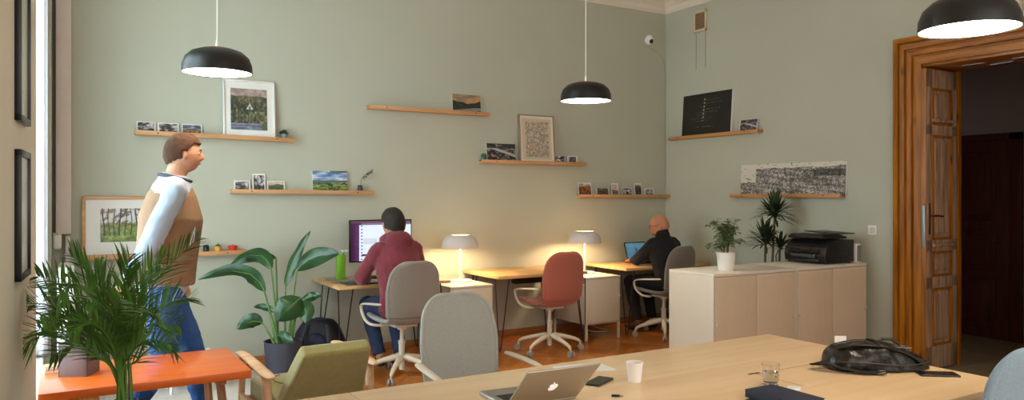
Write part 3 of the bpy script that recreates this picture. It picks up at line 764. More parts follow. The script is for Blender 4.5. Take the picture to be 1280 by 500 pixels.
# ================================================================ TASK CHAIRS
PROF = [(.25,.478),(.22,.487),(.12,.474),(0,.466),(-.10,.466),(-.16,.474),(-.205,.505),(-.228,.56),(-.240,.64),(-.250,.74),(-.264,.84),(-.282,.93),(-.292,.97)]
def chair_shell(i0, i1):
    # resample the profile finely
    pts = []; K = 5
    for i in range(len(PROF)-1):
        for k in range(K):
            t = k/K; p0 = PROF[max(i-1,0)]; p1 = PROF[i]; p2 = PROF[i+1]; p3 = PROF[min(i+2, len(PROF)-1)]
            q = [.5*((2*p1[c])+(-p0[c]+p2[c])*t+(2*p0[c]-5*p1[c]+4*p2[c]-p3[c])*t*t+(-p0[c]+3*p1[c]-3*p2[c]+p3[c])*t**3) for c in (0,1)]
            pts.append(q)
    pts.append(list(PROF[-1]))
    s = [0]
    for a, b in zip(pts, pts[1:]): s.append(s[-1]+math.dist(a, b))
    S = s[-1]; rows = []
    for j, (y, z) in enumerate(pts):
        if not (i0 <= j <= i1): continue
        u = s[j]/S
        w = .235 if u < .3 else .235-.025*math.sin((u-.3)/.2*PI/2) if u < .5 else .21+.014*math.sin((u-.5)/.25*PI/2) if u < .75 else .224-.034*(u-.75)/.25
        for d, r in ((s[j], .07), (S-s[j], .125)):
            if d < r: w = w-r+math.sqrt(max(0, r*r-(r-d)**2))
        row = []; tan = V((0, pts[min(j+1, len(pts)-1)][0]-pts[max(j-1, 0)][0], pts[min(j+1, len(pts)-1)][1]-pts[max(j-1, 0)][1])).normalized()
        nrm = V((1,0,0)).cross(tan); 
        if nrm.z < 0 and u < .4 or nrm.y < 0 and u >= .4: nrm = -nrm
        for k in range(13):
            t = -1+k/6; cv = .03*abs(t)**2.4*(w/.22)
            row.append(V((t*w, y, z))+nrm*cv)
        rows.append(row)
    return rows
NP = (len(PROF)-1)*5
def task_chair(label, loc, rz, fabric, star, leftarm=True):
    t = thing('office_chair', label, 'office chair', loc, rz, 'upholstered office chairs with white arms and star bases')
    sol = [('SOLIDIFY', dict(thickness=.034, offset=0)), ('SUBSURF', dict(levels=1, render_levels=2))]
    MB().sheet(chair_shell(0, 32)).build('seat', fabric, t, 80, sol)
    MB().sheet(chair_shell(32, NP)).build('backrest', fabric, t, 80, sol)
    # piping seam around the back edge
    rows = chair_shell(32, NP); edge = [r[0] for r in rows]+[rows[-1][k] for k in range(1, 12)]+[r[-1] for r in rows[::-1]]
    MB().tube(edge, .0185, 8).build('edge_band', fabric, t, mods=[SUB])
    for sx in (-1, 1):
        p = [(.268,-.185,.642),(.272,-.178,.642),(.278,-.14,.640),(.29,-.03,.632),(.296,.07,.624),(.297,.12,.617),(.297,.16,.602),(.295,.165,.565),(.287,.14,.505),(.268,.10,.458),(.238,.06,.440),(.14,.03,.436)]
        r = [(.005,.008),(.010,.022),(.011,.027),(.011,.027),(.009,.026),(.009,.02),(.01,.016),(.01,.014),(.01,.014),(.01,.014),(.01,.014),(.01,.014)]
        MB().tube([(sx*a, b, c) for a, b, c in p], [(q[0], q[1]) for q in r], 10, side=None).build('armrest', M_WMET, t, 60, [SUB])
    m = MB(); m.box(-.10, .10, -.10, .10, .425, .447, .008); m.lathe([(.001,.395),(.035,.395),(.05,.43),(.001,.43)], 20); m.build('mechanism', M_WMET, t)
    MB().lathe([(.001,.06),(.024,.06),(.026,.09),(.026,.27),(.03,.28),(.03,.30),(.017,.31),(.017,.40),(.001,.40)], 20).build('gas_lift', M_WMET, t)
    for k in range(5):
        a = star+k*2*PI/5; d = V((math.cos(a), math.sin(a), 0)); n = V((-d.y, d.x, 0))
        lg = MB().tube([d*.01+V((0,0,.165)), d*.10+V((0,0,.155)), d*.29+V((0,0,.108)), d*.315+V((0,0,.085)), d*.318+V((0,0,.068))], [(.030,.032),(.026,.027),(.018,.019),(.016,.017),(.012,.012)], 10).build('base_leg', M_WMET, t, 60, [SUB])
        c = d*.325; w = MB()
        for sgn in (-1, 1):
            cc = c+n*sgn*.014; w.tube([cc-n*.007+V((0,0,.028)), cc+n*.007+V((0,0,.028))], .028, 18)
        w.build('caster', mat('grey_caster', (150,148,146), .4), lg)
        MB().box(-.012, .012, -.006, .006, .03, .07, .004, M=Matrix.Translation(c-d*.004) @ Matrix.Rotation(a, 4, 'Z')).build('caster_fork', M_WMET, lg)
    return t
def fabric(name, col): return mat(name, col, .95, var=.10, scale=160, bump=.25, bscale=420, spec=.15, sheen=.3)
F_G1 = fabric('warm_grey_wool', (142,136,130)); F_GC = fabric('light_grey_wool', (166,168,162)); F_R = fabric('brick_red_wool', (160,90,74)); F_G2 = fabric('dark_grey_wool', (122,116,104)); F_B = fabric('blue_grey_wool', (138,158,172))
task_chair('grey office chair with white arms holding the man in maroon', (2.46, 5.89, 0), R(2), F_G1, R(230))
task_chair('brick red office chair with white arms at the empty middle desk', (4.08, 6.08, 0), R(2), F_R, R(272))
task_chair('dark grey office chair with white arms holding the bald man', (5.60, 6.13, 0), R(8), F_G2, R(222))
task_chair('light grey office chair tucked behind the big plywood table', (1.87, 3.43, 0), R(182), F_GC, R(20))
task_chair('blue-grey office chair back at the right edge of the frame', (3.01, 1.60, 0), R(-6), F_B, R(40))

# ================================================================ SIDEBOARD
MDR = mat('greige_cabinet_door', (212,192,166), .55, var=.02)
def sideboard(x0, x1, label):
    t = thing('sideboard', label, 'sideboard', (x0, 4.235, 0), 0, 'white double door sideboards'); W = x1-x0; D_ = .50
    m = MB(); m.box(.0185, W-.0185, .011, D_-.002, .03, .877, .001); m.box(0, .018, 0, D_, 0, .8775, .0015); m.box(W-.018, W, 0, D_, 0, .8775, .0015); m.build('body', M_WMET, t)
    MB().box(0, W, -.004, D_, .8775, .90, .0015).build('top_panel', mat('warm_white_top', (224,214,198), .4, var=.02), t)
    h = W/2
    for a, b, hx in ((.02, h-.003, .035), (h+.003, W-.02, W-.035)):
        d = MB().box(a, b, -.006, .010, .04, .872, .002).build('door', MDR, t)
        MB().box(hx-.014, hx+.014, -.022, -.005, .485, .51, .003).build('door_handle', M_WMET, d)
        g = MB()
        for k in range(26):
            x = a+.02+k*(b-a-.04)/25; g.box(x-.0015, x+.0015, -.0075, -.0055, .06, .85)
        g.build('ribbing', MDR, d)
sideboard(4.385, 5.355, 'white sideboard with the potted ficus on top')
sideboard(5.36, 6.33, 'white sideboard against the right wall under the printer')
# printer
t = thing('printer', 'black multifunction printer on the right end of the sideboard', 'printer', (5.82, 4.30, .90))
m = MB(); m.prism([(0,0),(.43,0),(.43,.44),(0,.44),(0,0)][:4], .012, .19); 
m = MB()
side = [(.035,.012),(.43,.012),(.43,.20),(.42,.215),(.12,.215),(.03,.15),(.01,.08),(.02,.03)]
rings = [[V((a, y, b)) for a, b in side] for y in (0, .44)]
MBODY = mat('printer_black', (24,24,26), .35, var=.05, scale=20)
m.loft(rings).build('body', MBODY, t, 20, [('BEVEL', dict(width=.008, segments=2))])
m = MB(); m.loft([[V((a, y, b)) for a, b in ((.06,.222),(.41,.222),(.41,.238),(.30,.262),(.10,.262),(.05,.24))] for y in (.06, .43)]).build('scanner_lid', MBODY, t, 20, [('BEVEL', dict(width=.005, segments=2))])
MB().box(.10, .40, -.01, .30, .268, .276, .002, M=Matrix.Rotation(R(3), 4, 'X')).build('paper_feed_flap', MBODY, t)
MB().loft([[V((a, y, b)) for a, b in ((-.004,.10),(.06,.175),(.068,.168),(.006,.092))] for y in (.06, .38)]).build('control_panel', mat('printer_panel', (14,14,16), .2), t)
MB().loft([[V((a, y, b)) for a, b in ((.012,.122),(.04,.153),(.042,.151),(.014,.12))] for y in (.17, .27)]).build('display', mat('printer_display', (58,54,52), .15), t)
MB().box(-.03, .06, .08, .36, .05, .058, .002).build('output_tray', MBODY, t); MB().box(-.008, .02, .09, .35, .058, .085, .002).build('slot', mat('slot_grey', (60,60,62), .3), t)
MB().box(.0, .04, .06, .38, .012, .045, .003).build('paper_drawer', MBODY, t)
for x in (.05, .40):
    for y in (.03, .41): MB().cyl((x, y, 0), .012, 0, .014, 10).build('foot', M_BLACK, t)
t = thing('small_speaker', 'small white box device behind the printer by the right wall', 'speaker', (6.29, 4.30, .90))
MB().box(-.035, .035, -.02, .10, 0, .175, .01, seg=3).build('body', M_WHITE, t); MB().box(-.028, .028, -.024, -.018, .012, .16, .002).build('front', mat('grey_mesh', (130,124,118), .7), t)
tag(MB().tube([(5.84,4.76,1.02),(5.80,4.78,1.0),(5.79,4.8,.95),(5.80,4.79,.60),(5.79,4.80,.02),(5.78,4.84,.006)], .005, 6).build('printer_cable', M_BLACK), 'black cable dropping behind the printer and sideboard', 'cable')
# ficus in white pot
t = thing('potted_ficus', 'small leafy ficus in a white pot on the sideboard', 'potted plant', (4.72, 4.42, .90))
MB().lathe([(.001,0),(.058,0),(.064,.01),(.078,.14),(.082,.15),(.074,.15),(.068,.12),(.001,.12)], 30).build('pot', mat('white_ceramic', (232,226,220), .3, var=.01), t)
MB().lathe([(.001,.118),(.066,.12),(.07,.125),(.001,.135)], 20).build('soil', mat('dark_soil', (50,38,30), .95, var=.4, scale=60, bump=.5), t)
rnd = random.Random(12)
def blade(m, base, d, L, wd, up=V((0,0,1)), droop=.3, n=4, fold=.15):
    """thin pointed leaf: a folded strip"""
    d = V(d).normalized(); s = d.cross(up)
    if s.length < .05: s = V((1,0,0))
    s.normalize(); nn = s.cross(d); g = []
    for i in range(n+1):
        u = i/n; c = V(base)+d*L*u-V((0,0,1))*droop*L*u*u; w = wd*math.sin(PI*min(1, u*.92+.06))**.8 if i < n else 0.0003
        g.append([c-s*w+nn*w*fold, c, c+s*w+nn*w*fold])
    m.sheet(g)
st = MB(); lf = MB(); tips = [(-.10,.05,.42),(-.16,.0,.40),(.02,.0,.42),(.10,-.03,.40),(.15,.02,.34),(-.03,-.05,.33),(.06,.06,.38),(-.13,-.03,.28),(.13,-.05,.24),(-.17,.03,.20)]
for k, tp in enumerate(tips):
    b = V((rnd.uniform(-.02,.02), rnd.uniform(-.02,.02), .12)); e = V(tp); midp = b.lerp(e, .5)+V((0,0,.06)); midp.x *= .5
    st.tube([b, midp, e], [.0045,.003,.0012], 5)
    for q in range(46):
        u = .30+.70*q/46; p = (b.lerp(midp, u*2) if u < .5 else midp.lerp(e, u*2-1)); a = rnd.uniform(0, 2*PI)
        blade(lf, p+V((rnd.uniform(-.03,.03), rnd.uniform(-.03,.03), rnd.uniform(-.02,.02))), (math.cos(a), math.sin(a), rnd.uniform(-.3,.5)), rnd.uniform(.038,.060), .014, n=3)
for x in (-.012,.012): st.tube([(x,0,.11),(x*2,.01,.25)], .006, 6)
st.build('trunk', M_BARK, t); lf.build('foliage', M_LEAF3, t, 0)
# dracaena behind the sideboard
t = thing('dracaena_plant', 'spiky dracaena standing behind the sideboard left of the printer', 'potted plant', (6.02, 5.10, 0))
MB().lathe([(.001,0),(.12,0),(.15,.28),(.14,.28),(.13,.24),(.001,.24)], 28).build('pot', M_WHITE, t)
def rosette(c, n, L, seed, lo=-.2):
    m = MB(); rn = random.Random(seed)
    for k in range(n):
        a = rn.uniform(0, 2*PI); e = rn.uniform(lo, 1.45)
        blade(m, V(c)+V((0,0,rn.uniform(-.05,.03))), (math.cos(a)*math.cos(e), math.sin(a)*math.cos(e), math.sin(e)), L*rn.uniform(.75,1.1), .0135, droop=.28*math.cos(e), n=6)
    return m
o1, o2 = V((.08,-.03,1.33)), V((.0,.02,1.0))
rosette(o1, 120, .27, 3, -.1).build('leaf_rosette', mat('dracaena_leaf', (38,58,34), .5, var=.3), t, 0)
rosette(o2+V((0,0,.06)), 100, .26, 5, -.1).build('leaf_rosette', MATS['dracaena_leaf'], t, 0)
rosette((.13,-.05,1.0), 30, .2, 6, .2).build('leaf_rosette', MATS['dracaena_leaf'], t, 0)
for a, b in (((.02,-.01,.2), o1), ((-.03,.02,.2), o2), ((.09,-.03,.2), V((.13,-.05,1.0)))): MB().tube([a, V(a).lerp(b, .5), b], [.014,.012,.011], 8).build('stem', M_BARK, t)

# ================================================================ BIG TABLE AND WHAT LIES ON IT
TX0, TX1, TY0, TY1 = .98, 3.41, 1.60, 2.88
def plytable(x0, x1, label):
    t = thing('plywood_table', label, 'table', (x0, TY0, 0), 0, 'plywood tables pushed together'); L = x1-x0; D_ = TY1-TY0
    m = MB().box(0, L, 0, D_, .715, .74, .0015); m.build('tabletop', M_TABLE, t)
    for x in (.06, L-.06):
        for y in (.08, D_-.08): MB().box(x-.03, x+.03, y-.03, y+.03, 0, .70, .004).build('leg', M_BEECH, t)
    m = MB(); m.box(.06, L-.06, .06, .09, .64, .715); m.box(.06, L-.06, D_-.09, D_-.06, .64, .715); m.build('apron', M_BEECH, t)
    return t
ta = plytable(TX0+.0015, TX1, 'large pale plywood table filling the foreground under the laptop')
plytable(.30, TX0-.0015, 'narrow plywood table end joined to the left of the large table')
# cable hatch with two dark finger slots
MB().box(2.60-TX0, 3.00-TX0, 2.262-TY0, 2.266-TY0, .7398, .7404).box(2.60-TX0, 2.604-TX0, 2.02-TY0, 2.266-TY0, .7398, .7404).build('hatch_seam', mat('seam_brown', (150,112,70), .8), ta)
for x, y in ((2.60, 2.275), (2.99, 2.255)): MB().box(x-.035-TX0, x+.035-TX0, y-.007-TY0, y+.007-TY0, .7398, .7408).build('cable_slot', mat('slot_dark', (84,56,34), .9), ta)
ZT = .7405
# silver laptop: hinge from the photo
h0, h1 = V((1.441, 2.398, 0)), V((1.700, 2.300, 0)); hc = (h0+h1)/2
# user side is the far left side -> base extends along +n
hd = (h1-h0).normalized(); rz = math.atan2(-hd.y, -hd.x)
M_ALU = mat('silver_aluminium', (176,172,166), .38, metal=.85, var=.02)
lp, lid = laptop('laptop', 'silver laptop open on the plywood table, lid towards the camera', (1.543, 2.352, ZT), R(177), .305, .225, 136, M_ALU, P_ui)
ap = [(0,.26),(.16,.33),(.33,.22),(.29,.08),(.20,.0),(.30,-.14),(.26,-.30),(.13,-.46),(0,-.42),(-.13,-.46),(-.28,-.28),(-.35,-.02),(-.32,.18),(-.20,.31),(-.08,.30)]
m = MB(); Mx = Matrix.Translation((0, .0078, .105)) @ Matrix.Rotation(R(-90), 4, 'X') @ Matrix.Scale(-.055, 4, V((0,1,0))) @ Matrix.Scale(.055, 4, V((1,0,0))) 
m.prism(ap, -.0006, .0006, M=Mx); m.prism([(0,.34),(.02,.48),(.15,.58),(.14,.44)], -.0006, .0006, M=Mx)
m.build('logo', mat('logo_white', (238,238,236), .3, emit=(240,240,240), estr=.25), lid)
phone('smartphone', 'black phone on the plywood table between the laptop and the cup', 1.925, 2.50, ZT, R(-62))
phone('smartphone', 'black phone at the far right corner of the plywood table', 3.262, 1.845, ZT, R(52), L=.16, W=.075)
def paper(poly, label, z=ZT):
    return tag(MB().prism(poly, z, z+.0012).build('paper_sheet', mat('white_paper', (232,230,226), .7, var=.01)), label, 'paper')
a, b, c, d = (onz(*p, .742) for p in ((700,466), (771,462), (748,453), (690,458)))
paper([(a.x,a.y),(b.x,b.y),(c.x,c.y),(d.x,d.y)], 'white sheet of paper showing right of the laptop lid')
a, b, c, d = (onz(*p, .742) for p in ((686,460), (720,457), (716,453), (684,457)))
t = thing('usb_stick', 'small black stick lying in front of the paper cup', 'usb stick', (1.845, 2.285, ZT), R(-40))
MB().box(-.02, .012, -.007, .007, 0, .008, .003).build('body', M_BLACK, t); MB().box(.012, .024, -.005, .005, .002, .006).build('plug', M_CHROME, t)
t = thing('paper_cup', 'small white paper cup standing on the plywood table', 'cup', (2.06, 2.433, ZT))
MB().lathe([(.001,.003),(.025,.003),(.025,0),(.027,0),(.0345,.076),(.037,.078),(.0365,.082),(.033,.080),(.028,.005),(.001,.005)], 32).build('cup', mat('cup_card', (240,232,226), .6, var=.01), t)
MB().lathe([(.001,.05),(.029,.05)], 24).build('coffee', mat('coffee', (90,60,38), .3), t)
t = thing('water_glass', 'clear ribbed tumbler of water at the middle of the table', 'glass', (2.50, 2.10, ZT))
MB().lathe([(.001,0),(.030,0),(.032,.003),(.036,.088),(.0335,.088),(.0295,.012),(.001,.010)], 28).build('glass', mat('clear_glass', (250,250,250), .0, var=0, trans=1, ior=1.45), t)
MB().lathe([(.001,.0105),(.0288,.0125),(.0312,.055),(.001,.055)], 28).build('water', mat('water', (240,246,248), .0, var=0, trans=1, ior=1.33), t)
# stacked notebooks at the bottom edge
A = onz(928, 494, .76); Bp = onz(966, 483, .76)
t = thing('navy_book', 'thick navy blue covered book at the bottom edge of the table', 'book', (2.245, 2.005, ZT+.009), R(-91))
MB().box(0, .24, 0, .15, 0, .003, .001).box(0, .24, 0, .15, .027, .030, .001).box(0, .24, -.001, .004, 0, .03, .001).build('cover', mat('navy_cloth_cover', (34,40,62), .6, var=.05), t)
MB().box(.003, .237, .004, .147, .003, .027).build('pages', mat('blue_page_edge', (40,62,118), .7), t)
t = thing('dark_folder', 'thin black folder under the navy blue book', 'folder', (2.225, 1.985, ZT), R(-91)); MB().box(0, .26, 0, .19, 0, .0085, .002).build('cover', M_BLACK, t); MB().box(.003, .2605, .003, .1905, .002, .006).build('sheets', mat('grey_sheets', (70,72,80), .8), t)
t = thing('earbud_case', 'small round white case behind the navy book', 'case', (2.50, 1.985, ZT)); MB().lathe([(.001,0),(.024,0),(.027,.008),(.024,.018),(.001,.02)], 24).build('body', M_WHITE, t); MB().lathe([(.0272,.0075),(.0276,.0085),(.0272,.0095)], 24).build('seam', mat('seam_grey', (160,160,160), .5), t)

# leather backpack
M_LEA = mat('black_leather', (22,17,12), .33, var=.4, scale=14, bump=.7, bscale=22, spec=.5)
t = thing('leather_backpack', 'black leather backpack lying flat on the right of the table', 'backpack', (3.17, 2.075, ZT), R(-31))
m = MB(); n1, n2 = 40, 22; g = []
def bp(u, a):
    # u along length -.25 .. .25, a around
    x = -.235+.47*u; prof = max(0, math.sin(PI*min(1, max(0, u))))**.34
    w = .14*prof*(1-.22*u); hgt = (.125-.075*u+.02*math.sin(u*PI))*prof
    ca, sa = math.cos(a), math.sin(a)
    y = w*math.copysign(abs(ca)**.75, ca); z = max(0, sa)**.75*hgt if sa > 0 else 0
    f = 1+.16*noise.noise(V((x*9, y*9, z*14)))+.10*noise.noise(V((x*26, y*26, 3)))+.03*math.sin(x*70+y*60+4*noise.noise(V((x*12, y*12, 5))))
    return V((x*(1+.03*noise.noise(V((a,u*4,1)))), y*f, .004+z*f+.012*abs(noise.noise(V((x*16, y*16, 7))))*(z > .01)))
rings = [[bp((i+.15)/(n1+.3), 2*PI*k/n2) for k in range(n2)] for i in range(n1+1)]
MB().loft(rings).build('body', M_LEA, t, 60, [SUB])
def surf(x, y): # height of the bag top near (x,y)
    u = (x+.235)/.47; prof = max(0.02, math.sin(PI*min(1, max(0, u))))**.34; w = .14*prof*(1-.22*u); q = min(1, abs(y)/w); sa = math.sqrt(max(0, 1-q**(2/.75)))
    return .004+sa**.75*(.125-.075*u+.02*math.sin(u*PI))*prof*(1+.16*noise.noise(V((x*9, y*9, .08*14))))
def strap(pts, w, name, mt=M_LEA, lift=.010, th=.004):
    P = [V((x, y, max(surf(x, y), .006)+lift)) for x, y in pts]
    MB().tube(P, (th, w) , 8, side=(0,0,1)).build(name, mt, t, 60, [SUB])
strap([(-.20,-.03),(-.13,-.06),(-.05,-.08),(.04,-.075),(.13,-.06),(.20,-.04)], .013, 'shoulder_strap')
strap([(-.20,.03),(-.12,.05),(-.02,.06),(.08,.05),(.17,.03)], .013, 'shoulder_strap')
# flap and front pocket
g = []
for i in range(12):
    row = []
    for k in range(12):
        x, y = -.02+.21*i/11, -.085+.15*k/11; row.append(V((x, y, max(.02, surf(x, y))+.012+.004*noise.noise(V((x*30, y*30, 2))))))
    g.append(row)
MB().sheet(g).build('front_pocket', M_LEA, t, 60, [('SOLIDIFY', dict(thickness=.012)), SUB])
for x, y in ((.10,-.055),(.14,.0),(.06,-.075)):
    z = max(surf(x, y), .02)+.022; m = MB()
    for a in ((-.015,-.012,-.02,.02),(.012,.015,-.02,.02),(-.015,.015,-.02,-.017),(-.015,.015,.017,.02)): m.box(x+a[0], x+a[1], y+a[2], y+a[3], z-.002, z+.002)
    m.build('buckle', M_CHROME, t)
MB().tube([V((-.22+.022*k, -.134*math.sin(PI*(.1+.8*k/19))**.4+.002, .040+.006*math.sin(k*.35))) for k in range(20)], .0028, 6).build('zip', mat('dull_zip', (86,74,58), .4, metal=.7), t)
MB().tube([V((-.23,-.02,.03)), V((-.28,-.03,.02)), V((-.295,-.04,.022)), V((-.29,-.06,.03)), V((-.25,-.08,.035)), V((-.20,-.11,.02)), V((-.12,-.145,.01)), V((-.03,-.15,.010))], (.005,.020), 8, side=(0,0,1)).build('webbing', mat('black_webbing', (20,20,20), .8), t)
MB().tube([V((-.05+.022*math.cos(q*PI/5), -.158+.018*math.sin(q*PI/5), .010+.006*math.sin(q))) for q in range(10)], .0022, 6, close=True).build('carabiner', M_CHROME, t)
MB().tube([(.02,.03,.10),(.05,.05,.118),(.10,.055,.116),(.13,.04,.095)], .007, 8).build('carry_handle', M_LEA, t)
# folded white card behind the backpack
pc = onz(1046, 441, .74)
t = thing('tent_card', 'small folded white card standing behind the backpack', 'card', (3.30, 2.345, ZT), R(-31))
MB().box(-.028, .028, 0, .002, 0, .085).build('front', mat('white_card', (236,236,240), .6), t); MB().box(-.006, .0, -.0015, 0, .0, .085).build('fold', MATS['white_card'], t)

# ================================================================ ORANGE TABLE, ARMCHAIR, RUG
tag(MB().box(.25, 2.0, 3.9, 6.72, .001, .010, .003).build('area_rug', mat('speckled_beige_rug', (196,186,176), .95, var=.22, scale=120, bump=.6, bscale=200)), 'speckled pale rug on the floor under the orange table', 'rug')
BX0, BX1, BY0, BY1, BZ = -.09, .865, 4.10, 4.77, .60
t = thing('orange_table', 'low orange wooden table on trestle legs in front of the walking man', 'table', (BX0, BY0, 0)); L, D_ = BX1-BX0, BY1-BY0
MB().box(0, L, 0, D_, BZ-.042, BZ, .004).build('tabletop', M_ORANGE, t)
for x, sx in ((.14, 1), (L-.14, -1)):
    for y0, y1 in ((.12, .04), (D_-.12, D_-.04)):
        MB().tube([V((x, y0, BZ-.045)), V((x-sx*.05, y1, 0.01))], (.022,.03), 4, side=(1,0,0)).build('leg', M_TRESTLE, t)
    MB().box(x-.02-sx*.02, x+.02-sx*.02, .10, D_-.10, .22, .26, .004).build('crossbar', M_TRESTLE, t)
    MB().box(x-.025, x+.025, .06, D_-.06, BZ-.075, BZ-.042, .004).build('bearer', M_TRESTLE, t)
MB().tube([(.18, D_/2, .24), (L-.16, D_/2, .24)], (.015,.025), 4, side=(0,0,1)).build('stretcher', M_TRESTLE, t)
t = thing('square_planter', 'mauve-grey square box planter on the orange table behind the palm', 'planter', (.085, 4.47, BZ), R(-25))
m = MB()
for a in ((-.07,.07,-.07,-.06),(-.07,.07,.06,.07),(-.07,-.06,-.07,.07),(.06,.07,-.07,.07)): m.box(a[0],a[1],a[2],a[3],0,.17,.001)
m.box(-.065,.065,-.065,.065,0,.012); m.build('box', mat('mauve_grey_concrete', (120,104,104), .8, var=.08), t); MB().box(-.061,.061,-.061,.061,.12,.14).build('soil', MATS['dark_soil'], t)
for k, (dz, lab, col) in enumerate(((0, 'cream book at the bottom of the pile on the orange table', (214,200,172)), (.018, 'pale wooden-coloured book on top of the pile on the orange table', (196,170,130)))):
    t = thing('book', lab, 'book', (-.02, 4.60, BZ+.0005+dz), R(8+k*6), 'books piled on the orange table')
    MB().box(-.055,.075,-.045,.045,0,.002).box(-.055,.075,-.045,.045,.014,.0165).box(-.0565,-.054,-.045,.045,0,.0165).build('cover', mat('book_cover_%d' % k, col, .6), t)
    MB().box(-.053,.072,-.043,.043,.002,.014).build('pages', mat('page_cream', (232,226,210), .8), t)
# white stool legs behind the table -> low white stool
t = thing('white_stool', 'low white stool mostly hidden behind the orange table', 'stool', (.86, 6.30, 0))
MB().box(-.17,.17,-.14,.14,.27,.295,.006).build('seat', M_WHITE, t)
for x in (-.14,.14):
    for y in (-.11,.11): MB().tube([(x*.9,y*.9,.27),(x,y,.011)], (.014,.014), 4).build('leg', M_WHITE, t)
# olive armchair
M_OL = mat('olive_velvet', (150,142,84), .8, var=.07, scale=25, bump=.08, bscale=300, sheen=.4)
t = thing('armchair', 'olive upholstered armchair with pale wooden arms, seen from behind', 'armchair', (1.26, 4.36, 0), R(3))
def cushion(rings, name, mt=M_OL): return MB().loft(rings).build(name, mt, t, 60, [('BEVEL', dict(width=.018, segments=3)), ])
# back: bottom at y=-.05,z=.36 ; top y=-.42,z=.76
def backring(u, y, z, w, th):
    d = V((0, -.30, .42)).normalized(); n = V((0, d.z, -d.y))
    return [V((-w, y, z)), V((w, y, z)), V((w, y, z))+n*th, V((-w, y, z))+n*th]
rg = []
for i in range(9):
    u = i/8; y, z = -.17-.225*u-.03*u*u, .33+.345*u; w = .245-.055*u; rg.append(backring(u, y, z, w, .085+.01*math.sin(u*PI)))
cushion(rg, 'backrest')
rg = [[V((-.25,y,.30)), V((.25,y,.30)), V((.25,y,.40+.02*s)), V((-.25,y,.40+.02*s))] for y, s in ((-.20,0),(-.05,.6),(.15,1),(.36,1),(.40,.3))]
cushion(rg, 'seat')
for sx in (-1, 1):
    x = sx*.30
    g = [(x, .46,.555,.024,.010),(x,.42,.568,.034,.013),(x,.25,.565,.034,.013),(x+sx*.003,.05,.555,.036,.013),(x+sx*.004,-.10,.545,.038,.013),(x+sx*.002,-.20,.54,.034,.012),(x,-.235,.538,.016,.008)]
    MB().tube([V(q[:3]) for q in g], [(q[4], q[3]) for q in g], 12, side=(0,0,1)).build('armrest', M_BEECH, t, 60, [SUB])
    MB().tube([(x,.36,.56),(x,.40,.30),(x,.43,.011)], [(.018,.022),(.016,.02),(.012,.015)], 10, side=(0,1,0)).build('front_leg', M_BEECH, t, 60)
    MB().tube([(x,-.12,.545),(x,-.16,.32),(x,-.26,.011)], [(.02,.03),(.018,.024),(.012,.015)], 10, side=(0,1,0)).build('rear_leg', M_BEECH, t, 60)
    MB().box(x-.012, x+.012, -.17, .40, .28, .33, .004).build('side_rail', M_BEECH, t)
MB().box(-.30,.30,.36,.385,.27,.31,.004).build('front_rail', M_BEECH, t)
cb = [(1.16,4.66,.428),(1.08,4.60,.43),(1.07,4.48,.43),(1.12,4.38,.43),(1.2,4.34,.43),(1.22,4.5,.43),(1.17,4.58,.43),(1.25,4.62,.43)]
tag(MB().tube([V(p) for p in cb], .003, 6).build('black_cable', M_BLACK, mods=[SUB]), 'thin black cable curled on the seat of the olive armchair', 'cable')

# ================================================================ PLANTS
# bird of paradise
PB = V((1.60, 6.38, 0))
t = thing('bird_of_paradise_plant', 'broad-leaved plant in a dark grey pot between the armchair and the wall', 'potted plant', PB)
MB().lathe([(.001,0),(.13,0),(.135,.01),(.155,.30),(.158,.305),(.148,.305),(.145,.27),(.001,.29)], 40).build('pot', mat('dark_slate_pot', (74,72,84), .6, var=.04), t)
MB().lathe([(.001,.275),(.144,.27)], 24).build('soil', MATS['dark_soil'], t)
def big_leaf(b, mid, tip, w, petiole, tone=0, t0=6.3, dt=(0,0,0), nrm=None, roll=.0):
    """b, mid, tip in photo positions at distance t0+dt; quadratic spine"""
    b, mid, tip = (pt(p[0], p[1], t0+d)-PB for p, d in zip((b, mid, tip), dt))
    view = V((Fv[0], Fv[1], 0)); g = []; n = 14; W = w*.9*t0/FPX
    for i in range(n+1):
        u = i/n; c = b*(1-u)**2+(mid*2-(b+tip)*.5)*2*u*(1-u)+tip*u*u
        d = (b*(-2*(1-u))+(mid*2-(b+tip)*.5)*2*(1-2*u)+tip*2*u).normalized()
        s = d.cross(view).normalized(); s = (s*math.cos(roll)+view*math.sin(roll)).normalized(); nn = s.cross(d)
        ww = W*(math.sin(PI*(u**.85*.95+.03))**.72)*(1 if i < n else .05)
        row = []
        for k in range(-3, 4):
            q = k/3; row.append(c+s*ww*q+nn*(abs(q)**1.3*ww*.35+.006*math.sin(u*17+q*3)*abs(q)))
        g.append(row)
    lo = MB().sheet(g).build('leaf', M_LEAF, t, 80, [('SOLIDIFY', dict(thickness=.002)), SUB])
    s0 = V((petiole[0], petiole[1], .29)); p = b; mm = s0.lerp(p, .5); mm.x = s0.x*.6+p.x*.4
    mm.y = s0.y*.6+p.y*.4
    sp = []
    for i in range(9):
        u = i/8; sp.append(s0*(1-u)**2+mm*2*u*(1-u)+p*u*u)
    sp += [g[2][3], g[5][3], g[9][3]]
    MB().tube(sp, [.011-.0045*i/8 for i in range(9)]+[.005,.004,.002], 8).build('petiole', M_STEM, lo)
big_leaf((357,358),(366,325),(388,288), 9, (.02,.03), dt=(0,.05,.1), roll=.5)
big_leaf((371,338),(394,321),(424,317), 13, (.05,.02), dt=(0,-.05,-.1), roll=.1)
big_leaf((339,336),(320,318),(285,334), 11, (-.03,.04), dt=(0,.1,.15), roll=-.3)
big_leaf((345,322),(320,322),(288,330), 7, (-.03,.06), dt=(.1,.15,.2), roll=.4)
big_leaf((331,365),(302,339),(247,350), 10, (-.06,0), dt=(-.02,-.05,-.1), roll=.35)
big_leaf((330,364),(312,346),(299,343), 9, (-.05,-.02), dt=(0,0,.05), roll=.1)
